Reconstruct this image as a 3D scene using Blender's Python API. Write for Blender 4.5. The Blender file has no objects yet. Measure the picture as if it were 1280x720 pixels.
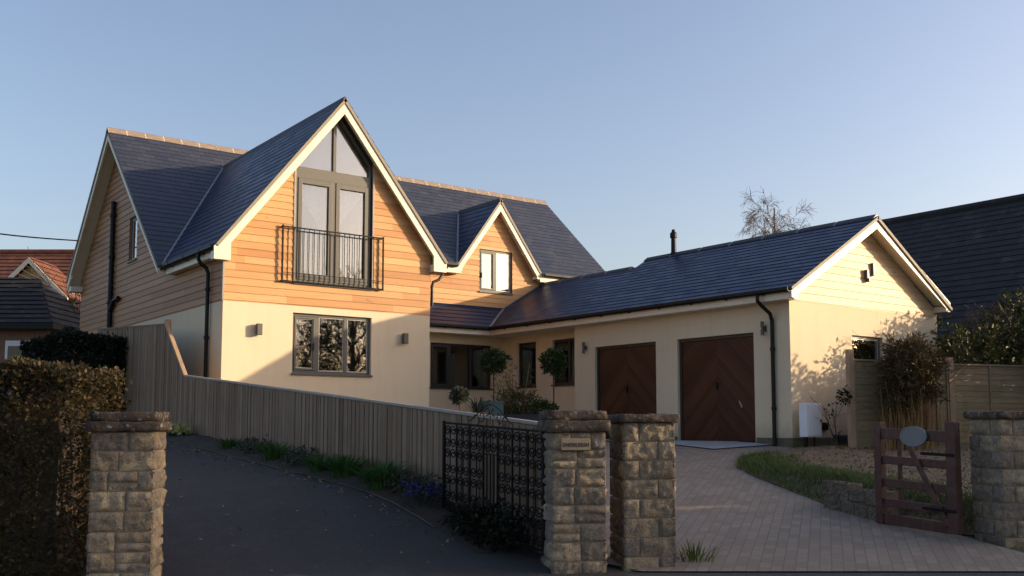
import bpy, math, random
from mathutils import Vector, Matrix, noise
from mathutils.geometry import tessellate_polygon
scene = bpy.context.scene
COL = scene.collection
R = random.Random(7)
def V(*a): return Vector(a)
def sm(a, b, t):
    u = min(1, max(0, (t-a)/(b-a))); return u*u*(3-2*u)

# ------------------------------------------------------------------ materials
class NT:
    def __init__(s, name):
        s.m = bpy.data.materials.new(name); s.m.use_nodes = True
        s.t = s.m.node_tree; s.b = s.t.nodes['Principled BSDF']; s.out = s.t.nodes['Material Output']
    def n(s, typ, **k):
        x = s.t.nodes.new(typ)
        for a, v in k.items(): setattr(x, a, v)
        return x
    def l(s, a, b): s.t.links.new(a, b)
    def val(s, sock, v):
        if hasattr(v, 'is_linked') or hasattr(v, 'links'): s.l(v, sock)
        else: sock.default_value = v
    def math(s, op, a, b=0.0, c=None):
        x = s.n('ShaderNodeMath', operation=op); s.val(x.inputs[0], a); s.val(x.inputs[1], b)
        if c is not None: s.val(x.inputs[2], c)
        return x.outputs[0]
    def noise(s, vec, scale, det=4, rough=.55, dist=0):
        x = s.n('ShaderNodeTexNoise'); x.inputs['Scale'].default_value = scale; x.inputs['Detail'].default_value = det
        x.inputs['Roughness'].default_value = rough; x.inputs['Distortion'].default_value = dist
        if vec is not None: s.l(vec, x.inputs['Vector'])
        return x.outputs['Fac']
    def ramp(s, f, stops, interp='LINEAR'):
        x = s.n('ShaderNodeValToRGB'); r = x.color_ramp; r.interpolation = interp
        while len(r.elements) < len(stops): r.elements.new(.5)
        for e, (p, c) in zip(r.elements, stops):
            e.position = p; e.color = (*c, 1) if len(c) == 3 else c
        s.l(f, x.inputs[0]); return x.outputs[0]
    def mix(s, f, a, b, mode='MIX'):
        x = s.n('ShaderNodeMix', data_type='RGBA', blend_type=mode)
        s.val(x.inputs[0], f)
        for i, v in ((6, a), (7, b)):
            if isinstance(v, tuple): x.inputs[i].default_value = (*v, 1)
            else: s.l(v, x.inputs[i])
        return x.outputs[2]
    def pos(s): return s.n('ShaderNodeNewGeometry').outputs['Position']
    def obj(s): return s.n('ShaderNodeTexCoord').outputs['Object']
    def uv(s): return s.n('ShaderNodeTexCoord').outputs['UV']
    def sep(s, v):
        x = s.n('ShaderNodeSeparateXYZ'); s.l(v, x.inputs[0]); return x.outputs
    def comb(s, a, b, c=0.0):
        x = s.n('ShaderNodeCombineXYZ')
        for i, v in enumerate((a, b, c)): s.val(x.inputs[i], v)
        return x.outputs[0]
    def wn(s, v, dims='2D'):
        x = s.n('ShaderNodeTexWhiteNoise', noise_dimensions=dims)
        s.l(v, x.inputs['W' if dims == '1D' else 'Vector']); return x.outputs
    def bump(s, h, st=.3, dist=.01):
        x = s.n('ShaderNodeBump'); x.inputs['Strength'].default_value = st; x.inputs['Distance'].default_value = dist
        s.l(h, x.inputs['Height']); s.l(x.outputs[0], s.b.inputs['Normal'])
    def base(s, c):
        if isinstance(c, tuple): s.b.inputs['Base Color'].default_value = (*c, 1)
        else: s.l(c, s.b.inputs['Base Color'])
    def rough(s, r): s.val(s.b.inputs['Roughness'], r)
    def spec(s, v): s.b.inputs['Specular IOR Level'].default_value = v

def sc(c, k): return tuple(min(1, x*k) for x in c)
def simple(name, col, rough=.6, var=.15, scale=3, bump=0, bscale=60, metal=0, spec=.5, dirt=None):
    m = NT(name)
    v = m.pos()
    f = m.noise(v, scale, 5)
    c = m.mix(m.math('MULTIPLY_ADD', f, 1.6, -.3), sc(col, 1-var), sc(col, 1+var))
    if dirt:
        g = m.noise(v, dirt[1], 6, .65)
        c = m.mix(m.math('MULTIPLY', m.ramp(g, [(.48, (0,0,0)), (.66, (1,1,1))]), dirt[2]), c, dirt[0])
    m.base(c); m.rough(rough); m.b.inputs['Metallic'].default_value = metal; m.spec(spec)
    if bump: m.bump(m.noise(v, bscale, 4, .6), bump, .01)
    return m.m

M = {}
def mats():
    # cream painted render with faint weathering and fine grain
    def render(name, col):
        m = NT(name); v = m.pos()
        a = m.noise(v, .7, 4); b = m.noise(v, 9, 5, .6)
        c = m.mix(a, sc(col, .90), sc(col, 1.06)); c = m.mix(m.math('MULTIPLY', b, .22), c, sc(col, .82))
        s = m.sep(v)
        st = m.noise(m.comb(m.math('MULTIPLY', s[0], 6), m.math('MULTIPLY', s[1], 6), m.math('MULTIPLY', s[2], .5)), 1, 4)
        c = m.mix(m.math('MULTIPLY', m.ramp(st, [(.5, (0,0,0)), (.75, (1,1,1))]), .12), c, (.40, .33, .24))
        spl = m.math('MULTIPLY', m.ramp(m.math('ADD', m.math('MULTIPLY', s[2], -1.0), m.math('MULTIPLY_ADD', m.noise(v, 5, 4, .7), .5, 1.42)), [(.0, (0,0,0)), (.35, (1,1,1))]), .45); c = m.mix(spl, c, (.25, .20, .13))
        m.base(c); m.rough(.85); m.spec(.2); m.bump(m.noise(v, 140, 3, .7), .35, .008); return m.m
    M['render'] = render('cream_render', (.70, .585, .415))
    M['paint'] = simple('cream_paint', (.73, .66, .53), .45, .05, 2, .05, 40, dirt=((.45, .38, .26), 3, .25))
    # cedar boards: one tone per board, butt joints, long grain
    def wood(name, cols, h, seg, rough=.55, off=0, grain=.3):
        m = NT(name); u = m.sep(m.uv())
        row = m.math('FLOOR', m.math('DIVIDE', m.math('ADD', u[1], off+50*h), h))
        r1 = m.wn(row, '1D')[0]
        sgn = m.math('FLOOR', m.math('ADD', m.math('DIVIDE', u[0], seg), m.math('MULTIPLY', r1, 13)))
        w = m.wn(m.comb(row, sgn))
        n = len(cols)
        tone = m.ramp(w[0], [(i/(n-1), c) for i, c in enumerate(cols)])
        gv = m.comb(m.math('MULTIPLY', u[0], 1.2), m.math('MULTIPLY', u[1], 38), m.math('MULTIPLY', row, 3.7))
        g = m.noise(gv, 1.3, 6, .6, .6)
        knot = m.noise(m.comb(m.math('MULTIPLY', u[0], 5), m.math('MULTIPLY', u[1], 9), m.math('MULTIPLY', row, 1.7)), 1, 2)
        c = m.mix(m.math('MULTIPLY', m.ramp(g, [(.35, (0,0,0)), (.7, (1,1,1))]), grain), tone, sc(cols[0], .55), 'MIX')
        c = m.mix(m.math('MULTIPLY', m.ramp(knot, [(.70, (0,0,0)), (.76, (1,1,1))]), .55), c, sc(cols[0], .35))
        m.base(c); m.rough(rough); m.spec(.3); m.bump(g, .15, .004); return m.m
    M['cedar'] = wood('cedar_boards', [(.42, .20, .074), (.53, .28, .11), (.58, .335, .145), (.48, .24, .09), (.62, .375, .17)], .138, 2.3)
    M['cedar_pale'] = wood('pale_cedar_boards', [(.60, .40, .22), (.70, .52, .32), (.66, .46, .27), (.74, .57, .36)], .15, 2.2, grain=.2)
    M['cedar_dark'] = wood('dark_cedar_boards', [(.36, .175, .080), (.43, .215, .105), (.30, .145, .065), (.46, .25, .125)], .138, 2.6)  # darker cedar tones, for the left wall and the backing
    # slates: one tone per slate
    def slate(name, cols, h, w, rough, var=.1, moss=None, spec=.5):
        m = NT(name); u = m.sep(m.uv())
        rf = m.math('DIVIDE', m.math('ADD', u[1], 100*h), h); row = m.math('FLOOR', rf)
        uf = m.math('ADD', m.math('DIVIDE', u[0], w), m.math('MULTIPLY', m.math('MODULO', row, 2.0), .5))
        cell = m.math('FLOOR', uf); wn = m.wn(m.comb(row, cell))
        n = len(cols); c = m.ramp(wn[0], [(i/(n-1), k) for i, k in enumerate(cols)])
        fr = m.math('FRACT', uf)
        e = m.math('MINIMUM', fr, m.math('SUBTRACT', 1.0, fr))
        gap = m.ramp(e, [(.012, (0,0,0)), (.04, (1,1,1))])
        c = m.mix(m.math('MULTIPLY', m.math('SUBTRACT', 1.0, gap), .6), c, (.012, .012, .014))
        nz = m.noise(m.pos(), 11, 5, .65)
        c = m.mix(m.math('MULTIPLY', nz, var*3), c, sc(cols[0], .5))
        if moss:
            g = m.noise(m.pos(), 2.2, 6, .7)
            c = m.mix(m.math('MULTIPLY', m.ramp(g, [(.55, (0,0,0)), (.68, (1,1,1))]), .7), c, moss)
        m.base(c); m.spec(spec)
        m.rough(m.math('MULTIPLY_ADD', wn[0], .12, rough-.04))
        m.bump(m.math('ADD', m.math('MULTIPLY', gap, .6), m.math('MULTIPLY', nz, .35)), .35, .008); return m.m
    M['slate'] = slate('blue_grey_slate', [(.030, .036, .056), (.044, .050, .073), (.037, .043, .064), (.054, .058, .078)], .19, .30, .42)
    M['slate_skylit'] = slate('skylit_blue_slate', [(.013, .025, .066), (.022, .037, .086), (.017, .031, .075)], .19, .30, .38, .1, None, .34)  # darker, bluer slate copy: shade and sky reflection put into the colour
    M['tile_dark'] = slate('dark_roof_tile', [(.020, .020, .022), (.034, .032, .033), (.026, .025, .026)], .28, .26, .75, .15, (.075, .075, .065), .3)
    M['tile_red'] = slate('red_clay_tile', [(.15, .060, .038), (.21, .088, .055), (.175, .07, .046), (.125, .058, .042)], .3, .24, .8, .15, None, .2)
    M['ridge'] = simple('clay_ridge', (.235, .185, .15), .8, .3, 8, .2, 60)
    M['mortar'] = simple('mortar', (.52, .46, .37), .9, .1, 20, .2, 120)
    M['ridge_dark'] = simple('dark_ridge', (.035, .038, .046), .6, .2, 8, .1, 60)
    M['lead'] = simple('lead_flashing', (.20, .215, .235), .5, .2, 4, .1, 30)
    M['black'] = simple('black_plastic', (.010, .010, .011), .5, .2, 6, spec=.25)
    M['verge'] = simple('dry_verge_strip', (.23, .205, .16), .7, .1, 6)
    M['iron'] = simple('black_iron', (.008, .008, .009), .6, .3, 20, .2, 200, spec=.15)
    M['frame'] = simple('grey_window_frame', (.080, .078, .070), .45, .06, 3)
    M['frame_dark'] = simple('dark_window_frame', (.030, .028, .027), .45, .08, 3)
    M['silver'] = simple('brushed_steel', (.45, .45, .44), .35, .1, 9, metal=.8)
    M['fixture'] = simple('bronze_lamp_metal', (.09, .08, .07), .45, .1, 6)
    M['inside'] = simple('interior_plaster', (.32, .29, .25), .9, .06, 2)
    M['white'] = simple('white_paint', (.76, .77, .80), .5, .03, 3, dirt=((.5, .5, .48), 3, .2))
    # glass: part mirror, part see-through
    def glass(name, refl, tint, rough=.015):
        m = NT(name); t = m.t
        tr = m.n('ShaderNodeBsdfTransparent'); tr.inputs[0].default_value = (*tint, 1)
        gl = m.n('ShaderNodeBsdfGlossy'); gl.inputs['Roughness'].default_value = rough; gl.inputs[0].default_value = (.95, .96, .97, 1)
        lw = m.n('ShaderNodeFresnel'); lw.inputs[0].default_value = 1.52
        f = m.math('MINIMUM', m.math('MULTIPLY_ADD', lw.outputs[0], 1.7, refl), .95)
        bp = m.n('ShaderNodeBump'); bp.inputs['Strength'].default_value = .03; bp.inputs['Distance'].default_value = .02
        m.l(m.noise(m.pos(), 2.5, 2), bp.inputs['Height']); m.l(bp.outputs[0], gl.inputs['Normal'])
        mx = m.n('ShaderNodeMixShader'); m.l(f, mx.inputs[0]); m.l(tr.outputs[0], mx.inputs[1]); m.l(gl.outputs[0], mx.inputs[2])
        m.l(mx.outputs[0], m.out.inputs[0]); return m.m
    M['glass'] = glass('window_glass', .10, (.80, .82, .82))
    M['blind'] = simple('added_pale_blind', (.55, .52, .47), .9, .04, 2)
    M['glass_clear'] = glass('clear_window_glass', .0, (.62, .64, .64))
    # curtain
    m = NT('white_voile'); m.base((.74, .71, .68)); m.rough(.9); m.spec(.1)
    m.b.inputs['Subsurface Weight'].default_value = 0; M['curtain'] = m.m
    # mahogany garage door, boards in a chevron
    m = NT('mahogany_boards'); u = m.sep(m.uv())
    d = m.math('ABSOLUTE', u[0]); ch = m.math('ADD', m.math('MULTIPLY', u[1], .72), m.math('MULTIPLY', d, .70))
    bf = m.math('DIVIDE', m.math('ADD', ch, 20.0), .095); row = m.math('FLOOR', bf); fr = m.math('FRACT', bf)
    w = m.wn(m.comb(row, m.math('SIGN', u[0])))
    c = m.ramp(w[0], [(0, (.062, .023, .011)), (.5, (.082, .031, .014)), (1, (.112, .045, .021))])
    perp = m.math('SUBTRACT', m.math('MULTIPLY', u[1], .7), m.math('MULTIPLY', d, .72))
    g = m.noise(m.comb(m.math('MULTIPLY', perp, 2), m.math('MULTIPLY', bf, 6), row), 1.5, 5, .6, .5)
    c = m.mix(m.math('MULTIPLY', g, .6), c, (.03, .008, .004))
    e = m.math('MINIMUM', fr, m.math('SUBTRACT', 1.0, fr))
    m.base(c); m.rough(.5); m.spec(.25)
    m.bump(m.math('ADD', m.ramp(e, [(.0, (0,0,0)), (.1, (1,1,1))]), m.math('MULTIPLY', g, .15)), .7, .008); M['mahogany'] = m.m
    M['gate_wood'] = simple('red_brown_stained_wood', (.060, .021, .015), .6, .35, 7, .2, 80, dirt=((.13, .10, .08), 10, .3))
    # weathered fence boards
    def fence(name, cols, h, horiz=False, moss=(.10, .11, .05), k=.35):
        m = NT(name); u = m.sep(m.uv()); a, b = (u[1], u[0]) if horiz else (u[0], u[1])
        row = m.math('FLOOR', m.math('DIVIDE', m.math('ADD', a, 30.0), h)); w = m.wn(row, '1D')[0]
        n = len(cols); c = m.ramp(w, [(i/(n-1), k_) for i, k_ in enumerate(cols)])
        g = m.noise(m.comb(m.math('MULTIPLY', a, 60), m.math('MULTIPLY', b, 1.6), row), 1, 6, .62, .5)
        c = m.mix(m.math('MULTIPLY', m.ramp(g, [(.35, (0,0,0)), (.7, (1,1,1))]), .5), c, sc(cols[0], .5))
        st = m.noise(m.pos(), 2.4, 6, .7)
        c = m.mix(m.math('MULTIPLY', m.ramp(st, [(.48, (0,0,0)), (.68, (1,1,1))]), k), c, moss)
        m.base(c); m.rough(.85); m.spec(.15); m.bump(g, .3, .005); return m.m
    M['fence'] = fence('weathered_fence_boards', [(.245, .165, .11), (.31, .22, .155), (.25, .168, .112), (.36, .268, .19), (.19, .127, .085)], .11, False, (.115, .085, .06), .3)
    M['lap'] = fence('lap_fence_boards', [(.30, .215, .125), (.36, .27, .16), (.25, .18, .105), (.33, .24, .15)], .11, True, (.13, .13, .06), .5)
    M['rail'] = simple('pale_capping_wood', (.33, .295, .25), .7, .15, 5, .15, 90, dirt=((.2, .19, .16), 9, .4))
    M['post'] = simple('fence_post_wood', (.34, .23, .14), .8, .25, 5, .2, 80)
    M['post_dark'] = simple('dark_fence_post_wood', (.09, .065, .045), .8, .25, 5, .2, 80)
    # rough stone: tone per block comes from the block itself
    m = NT('rough_limestone'); at = m.n('ShaderNodeVertexColor', layer_name='tone')
    v = m.pos(); a = m.noise(v, 9, 6, .7); b = m.noise(v, 38, 5, .7); li = m.noise(v, 5.5, 6, .72)
    c = m.mix(m.math('MULTIPLY', m.ramp(a, [(.38, (0,0,0)), (.62, (1,1,1))]), .85), at.outputs[0], (.155, .13, .105))
    c = m.mix(m.math('MULTIPLY', m.ramp(b, [(.5, (0,0,0)), (.7, (1,1,1))]), .35), c, (.52, .46, .36))
    c = m.mix(m.math('MULTIPLY', m.ramp(li, [(.56, (0,0,0)), (.68, (1,1,1))]), .55), c, (.30, .29, .25))
    m.base(c); m.rough(.9); m.spec(.2); m.bump(m.math('ADD', m.math('MULTIPLY', b, .8), a), 1.0, .03); M['stone'] = m.m
    m = NT('lichened_cap_stone'); v = m.pos(); a = m.noise(v, 6, 6, .7); b = m.noise(v, 16, 5, .75); g = m.noise(v, 30, 3)
    c = m.ramp(a, [(.3, (.03, .026, .022)), (.52, (.085, .065, .05)), (.7, (.15, .11, .085))])
    c = m.mix(m.math('MULTIPLY', m.ramp(b, [(.56, (0,0,0)), (.66, (1,1,1))]), .8), c, (.40, .38, .34))
    m.base(c); m.rough(.95); m.spec(.15); m.bump(m.math('ADD', b, g), .8, .015); M['cap'] = m.m
    M['oldwall'] = simple('mossy_old_stone', (.115, .10, .07), .95, .5, 6, .8, 25, dirt=((.07, .085, .035), 4, .7))
    # grounds
    def asphalt(name, col, sp):
        m = NT(name); v = m.pos(); a = m.noise(v, .6, 5, .6); b = m.noise(v, 160, 3, .8); c0 = m.noise(v, 2.2, 6, .7)
        c = m.mix(a, sc(col, .75), sc(col, 1.3)); c = m.mix(m.math('MULTIPLY', m.ramp(b, [(.55, (0,0,0)), (.75, (1,1,1))]), .4), c, sp)
        c = m.mix(m.math('MULTIPLY', m.ramp(c0, [(.52, (0,0,0)), (.72, (1,1,1))]), .45), c, sc(col, 1.9)); s_ = m.sep(v); w_ = m.noise(m.comb(m.math('MULTIPLY', s_[0], 2.6), m.math('MULTIPLY', s_[1], .22)), 1, 5, .6); c = m.mix(m.math('MULTIPLY', m.ramp(w_, [(.45, (0,0,0)), (.7, (1,1,1))]), .35), c, sc(col, 1.6)); k_ = m.noise(v, 38, 2, .5); c = m.mix(m.math('MULTIPLY', m.ramp(k_, [(.66, (0,0,0)), (.72, (1,1,1))]), .5), c, sp)
        m.base(c); m.rough(.8); m.spec(.3); m.bump(b, .5, .006); return m.m
    M['asphalt'] = asphalt('dark_asphalt', (.036, .034, .0335), (.15, .145, .135))
    M['road'] = asphalt('worn_road_asphalt', (.055, .053, .053), (.17, .16, .15))
    m = NT('block_paving'); v = m.pos(); mp = m.n('ShaderNodeMapping'); mp.inputs['Rotation'].default_value = (0, 0, math.radians(-36)); m.l(v, mp.inputs[0])
    br = m.n('ShaderNodeTexBrick'); br.offset = .5; m.l(mp.outputs[0], br.inputs[0])
    for k_, x in (('Color1', (.27, .215, .165, 1)), ('Color2', (.36, .295, .235, 1)), ('Mortar', (.235, .19, .15, 1))): br.inputs[k_].default_value = x
    for k_, x in (('Scale', 1), ('Mortar Size', .006), ('Brick Width', .20), ('Row Height', .10), ('Bias', 0)): br.inputs[k_].default_value = x
    a = m.noise(v, .8, 5, .6); b = m.noise(v, 40, 5, .7)
    c = m.mix(m.math('MULTIPLY', m.ramp(a, [(.35, (0,0,0)), (.75, (1,1,1))]), .55), br.outputs[0], (.17, .14, .11)); c = m.mix(m.math('MULTIPLY', b, .4), c, (.14, .115, .085))
    m.base(c); m.rough(.85); m.spec(.25); m.bump(m.math('ADD', m.math('MULTIPLY', br.outputs[1], -1.0), m.math('MULTIPLY', b, .4)), .6, .008); M['paving'] = m.m
    M['concrete'] = simple('pale_concrete', (.34, .345, .36), .8, .15, 3, .2, 90, dirt=((.2, .19, .18), 5, .4))
    M['soil'] = simple('dark_soil', (.035, .025, .018), .95, .5, 12, .9, 30)
    M['leafbed'] = simple('leaf_litter_ground', (.175, .125, .08), .95, .45, 14, .9, 45, dirt=((.075, .085, .03), 2.5, .85))
    M['turf'] = simple('rough_turf', (.055, .065, .025), .95, .4, 3, .9, 30, dirt=((.10, .08, .045), 2.5, .5))
    M['turf_far'] = simple('field_grass', (.06, .07, .03), .95, .35, .5, .5, 8)
    # foliage, one tone per leaf
    def leaf(name, cols, trans=.25, rough=.55):
        m = NT(name); isl = m.n('ShaderNodeNewGeometry').outputs['Random Per Island']
        n = len(cols); c = m.ramp(isl, [(i/(n-1), k_) for i, k_ in enumerate(cols)])
        f = m.noise(m.pos(), 3.0, 3); c = m.mix(m.math('MULTIPLY', f, .5), c, sc(cols[0], .6))
        m.base(c); m.rough(rough); m.spec(.25)
        if trans:
            tl = m.n('ShaderNodeBsdfTranslucent'); m.l(c, tl.inputs[0]); mx = m.n('ShaderNodeMixShader'); mx.inputs[0].default_value = trans
            m.l(m.b.outputs[0], mx.inputs[1]); m.l(tl.outputs[0], mx.inputs[2]); m.l(mx.outputs[0], m.out.inputs[0])
        return m.m
    M['hedge_leaf'] = leaf('hedge_leaves', [(.045, .036, .016), (.11, .070, .030), (.075, .075, .026), (.062, .041, .02), (.155, .10, .046), (.066, .076, .026)])
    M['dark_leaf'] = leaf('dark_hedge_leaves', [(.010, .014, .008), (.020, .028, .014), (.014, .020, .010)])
    M['ever_leaf'] = leaf('evergreen_leaves', [(.028, .040, .012), (.06, .075, .02), (.04, .045, .014), (.09, .08, .025)])
    M['topiary_leaf'] = leaf('bay_leaves', [(.022, .045, .012), (.045, .085, .02), (.03, .055, .014), (.06, .10, .028)])
    M['grey_leaf'] = leaf('grey_green_leaves', [(.05, .06, .04), (.09, .10, .07), (.07, .075, .05)])
    M['strap_leaf'] = leaf('strap_leaves', [(.045, .115, .025), (.08, .18, .04), (.06, .14, .035), (.10, .20, .045)])
    M['bamboo_leaf'] = leaf('bamboo_leaves', [(.05, .06, .02), (.10, .10, .035), (.075, .06, .025)])
    M['dry_leaf'] = leaf('dry_climber_twigs', [(.07, .045, .022), (.12, .085, .03), (.055, .05, .02), (.10, .06, .03)], .15)
    M['stem_leaf'] = leaf('dry_brown_stems', [(.30, .15, .06), (.40, .24, .10), (.24, .12, .05), (.34, .26, .09)], .1)
    M['blossom'] = leaf('pale_pink_blossom', [(.55, .36, .33), (.65, .48, .44), (.45, .28, .26)])
    M['blue_flower'] = leaf('blue_flowers', [(.035, .04, .16), (.06, .06, .22), (.05, .045, .18)])
    M['primrose'] = leaf('pale_yellow_flowers', [(.50, .52, .20), (.60, .60, .26), (.42, .48, .18)])
    M['grass'] = leaf('grass_blades', [(.07, .12, .024), (.11, .16, .035), (.15, .16, .05), (.08, .13, .028)])
    M['litter'] = leaf('fallen_leaves', [(.22, .12, .06), (.32, .20, .11), (.15, .09, .05), (.38, .27, .16)], 0)
    M['dark_core'] = simple('dark_hedge_inside', (.012, .012, .008), .9, .3, 8)
    M['bark'] = simple('brown_bark', (.085, .062, .045), .9, .4, 8, .6, 40)
    M['twig'] = simple('grey_birch_twigs', (.12, .092, .078), .9, .2, 8)
    M['brick'] = simple('brown_brick', (.20, .115, .075), .9, .3, 14, .4, 40)
    M['yellow_wall'] = simple('honey_stone_wall', (.50, .35, .17), .9, .2, 6, .3, 30)
    M['teal'] = simple('teal_glazed_planter', (.055, .11, .11), .5, .2, 4)
    M['navy'] = simple('dark_navy_planter', (.012, .015, .03), .5, .2, 4)
    M['terracotta'] = simple('terracotta', (.24, .11, .06), .85, .2, 6)
    M['dark_thing'] = simple('dark_plastic_tub', (.018, .018, .02), .5, .2, 6)
    M['grey_plate'] = simple('grey_slate_plaque', (.15, .16, .17), .55, .1, 12, .1, 60)
    M['plate'] = simple('sandstone_plate', (.33, .26, .16), .8, .15, 14, .2, 80)
    M['letter'] = simple('dark_lettering', (.045, .032, .02), .7, .1, 10)
    M['car_paint'] = simple('dark_blue_car_paint', (.03, .04, .075), .25, .05, 3, spec=.7)
    M['car_glass'] = simple('car_glass', (.01, .012, .014), .06, .02, 3, spec=.8)
    M['rubber'] = simple('tyre_rubber', (.015, .015, .015), .85, .1, 6)
mats()
# ------------------------------------------------------------------ mesh helpers
WL = {}                                   # world location of every object that was built
class MB:
    def __init__(s): s.v = []; s.f = []; s.uv = []; s.mi = []; s.tone = None
    def face(s, pts, uv=None, mi=0):
        i = len(s.v); s.v += [Vector(p) for p in pts]; s.f.append(list(range(i, i+len(pts)))); s.uv.append(uv); s.mi.append(mi); return s
    def mesh(s, vs, fs, mi=0):
        i = len(s.v); s.v += [Vector(p) for p in vs]
        for f in fs: s.f.append([i+k for k in f]); s.uv.append(None); s.mi.append(mi)
        return s
    def box(s, x0, x1, y0, y1, z0, z1, mi=0):
        x0, x1 = min(x0, x1), max(x0, x1); y0, y1 = min(y0, y1), max(y0, y1); z0, z1 = min(z0, z1), max(z0, z1)
        vs = [(x, y, z) for z in (z0, z1) for y in (y0, y1) for x in (x0, x1)]
        return s.mesh(vs, [(0,2,3,1), (4,5,7,6), (0,1,5,4), (2,6,7,3), (0,4,6,2), (1,3,7,5)], mi)
    def bar(s, a, b, w, h=None, up=(0,0,1), mi=0, w2=None, h2=None):
        a, b = Vector(a), Vector(b); h = h or w; w2 = w2 or w; h2 = h2 or h
        t = (b-a).normalized(); up = Vector(up)
        if abs(t.dot(up)) > .98: up = Vector((1, 0, 0))
        x = t.cross(up).normalized(); y = x.cross(t)
        vs = []
        for p, ww, hh in ((a, w, h), (b, w2, h2)):
            for sx, sy in ((-1,-1), (1,-1), (1,1), (-1,1)): vs.append(p+x*sx*ww/2+y*sy*hh/2)
        return s.mesh(vs, [(3,2,1,0), (4,5,6,7), (0,1,5,4), (1,2,6,5), (2,3,7,6), (3,0,4,7)], mi)
    def tube(s, pts, r, n=8, mi=0, cap=True):
        pts = [Vector(p) for p in pts]; rs = r if isinstance(r, (list, tuple)) else [r]*len(pts)
        i0 = len(s.v); ref = None
        for k, p in enumerate(pts):
            t = (pts[min(k+1, len(pts)-1)]-pts[max(k-1, 0)]).normalized()
            if ref is None:
                ref = t.orthogonal().normalized()
            ref = (ref-t*ref.dot(t)).normalized(); y = t.cross(ref)
            for j in range(n):
                a = 2*math.pi*j/n; s.v.append(p+(ref*math.cos(a)+y*math.sin(a))*rs[k])
        for k in range(len(pts)-1):
            for j in range(n):
                a = i0+k*n+j; b = i0+k*n+(j+1) % n
                s.f.append([a, b, b+n, a+n]); s.uv.append(None); s.mi.append(mi)
        if cap:
            for k0, rev in ((i0, True), (i0+(len(pts)-1)*n, False)):
                f = [k0+j for j in range(n)]; s.f.append(f[::-1] if rev else f); s.uv.append(None); s.mi.append(mi)
        return s
    def lathe(s, c, prof, n=20, mi=0):
        i0 = len(s.v); c = Vector(c)
        for r, z in prof:
            for j in range(n):
                a = 2*math.pi*j/n; s.v.append(c+Vector((r*math.cos(a), r*math.sin(a), z)))
        for k in range(len(prof)-1):
            for j in range(n):
                a = i0+k*n+j; b = i0+k*n+(j+1) % n; s.f.append([a, b, b+n, a+n]); s.uv.append(None); s.mi.append(mi)
        s.f.append([i0+j for j in range(n)][::-1]); s.uv.append(None); s.mi.append(mi)
        s.f.append([i0+(len(prof)-1)*n+j for j in range(n)]); s.uv.append(None); s.mi.append(mi)
        return s
    def prism(s, pts, ext, mi=0):                     # polygon pts (3D, planar) extruded by vector ext
        pts = [Vector(p) for p in pts]; e = Vector(ext); n = len(pts)
        tris = tessellate_polygon([pts])
        nrm = Vector()
        for i in range(n): nrm += pts[i].cross(pts[(i+1) % n])
        vs = pts+[p+e for p in pts]; fs = []
        for t in tris:
            a = (pts[t[1]]-pts[t[0]]).cross(pts[t[2]]-pts[t[0]])
            tt = list(t) if a.dot(e) < 0 else list(t)[::-1]
            fs.append(tt); fs.append([k+n for k in tt[::-1]])
        for i in range(n):
            j = (i+1) % n
            fs.append([i, j, j+n, i+n] if nrm.dot(e) < 0 else [j, i, i+n, j+n])
        return s.mesh(vs, fs, mi)
    def build(s, name, mat, parent=None, local=False, smooth=False, origin=None):
        mats_ = mat if isinstance(mat, (list, tuple)) else [mat]
        if local: o_ = Vector((0, 0, 0))
        elif origin is not None: o_ = Vector(origin)
        else:
            lo = [min(v[k] for v in s.v) for k in range(3)]; hi = [max(v[k] for v in s.v) for k in range(3)]
            o_ = Vector(((lo[0]+hi[0])/2, (lo[1]+hi[1])/2, lo[2] if parent is None else (lo[2]+hi[2])/2))
        me = bpy.data.meshes.new(name)
        me.from_pydata([tuple(v-o_) for v in s.v], [], s.f)
        for m in mats_: me.materials.append(m)
        me.polygons.foreach_set('material_index', s.mi)
        if smooth: me.polygons.foreach_set('use_smooth', [True]*len(s.f))
        uvl = me.uv_layers.new(name='UVMap'); data = []
        for p, uv in zip(me.polygons, s.uv):
            if uv is None:
                n = p.normal; t = Vector((-n.y, n.x, 0)); t = t.normalized() if t.length > 1e-4 else Vector((1, 0, 0))
                b = n.cross(t)
                for vi in p.vertices: w = s.v[vi]; data += [w.dot(t), w.dot(b)]
            else:
                for q in uv: data += [q[0], q[1]]
        uvl.data.foreach_set('uv', data)
        if s.tone is not None:
            ca = me.color_attributes.new('tone', 'FLOAT_COLOR', 'POINT'); fl = []
            for c in s.tone: fl += [c[0], c[1], c[2], 1]
            ca.data.foreach_set('color', fl)
        me.update()
        o = bpy.data.objects.new(name, me); COL.objects.link(o)
        if parent is not None:
            o.parent = parent
            if local: o.location = (0, 0, 0)
            else: o.location = o_-WL[parent.name]
        else: o.location = o_
        WL[o.name] = (WL[parent.name] if parent is not None and local else o_).copy()
        return o
def thing(name, label, cat, loc=(0, 0, 0), rz=0, group=None):
    o = bpy.data.objects.new(name, None); COL.objects.link(o); o.location = loc; o.rotation_euler = (0, 0, rz)
    o.empty_display_size = .2; WL[o.name] = Vector(loc); return tag(o, label, cat, group)
def tag(o, label=None, cat=None, group=None, kind=None):
    for k, v in (('label', label), ('category', cat), ('group', group), ('kind', kind)):
        if v: o[k] = v
    return o
def struct(o): o['kind'] = 'structure'; return o
def copy_tree(o, parent=None):
    c = o.copy(); COL.objects.link(c)
    if parent is not None: c.parent = parent
    for ch in o.children: copy_tree(ch, c)
    return c
def bevel(o, w=.006, seg=2):
    m = o.modifiers.new('bevel', 'BEVEL'); m.width = w; m.segments = seg; m.limit_method = 'ANGLE'; m.angle_limit = .6; return o

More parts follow.
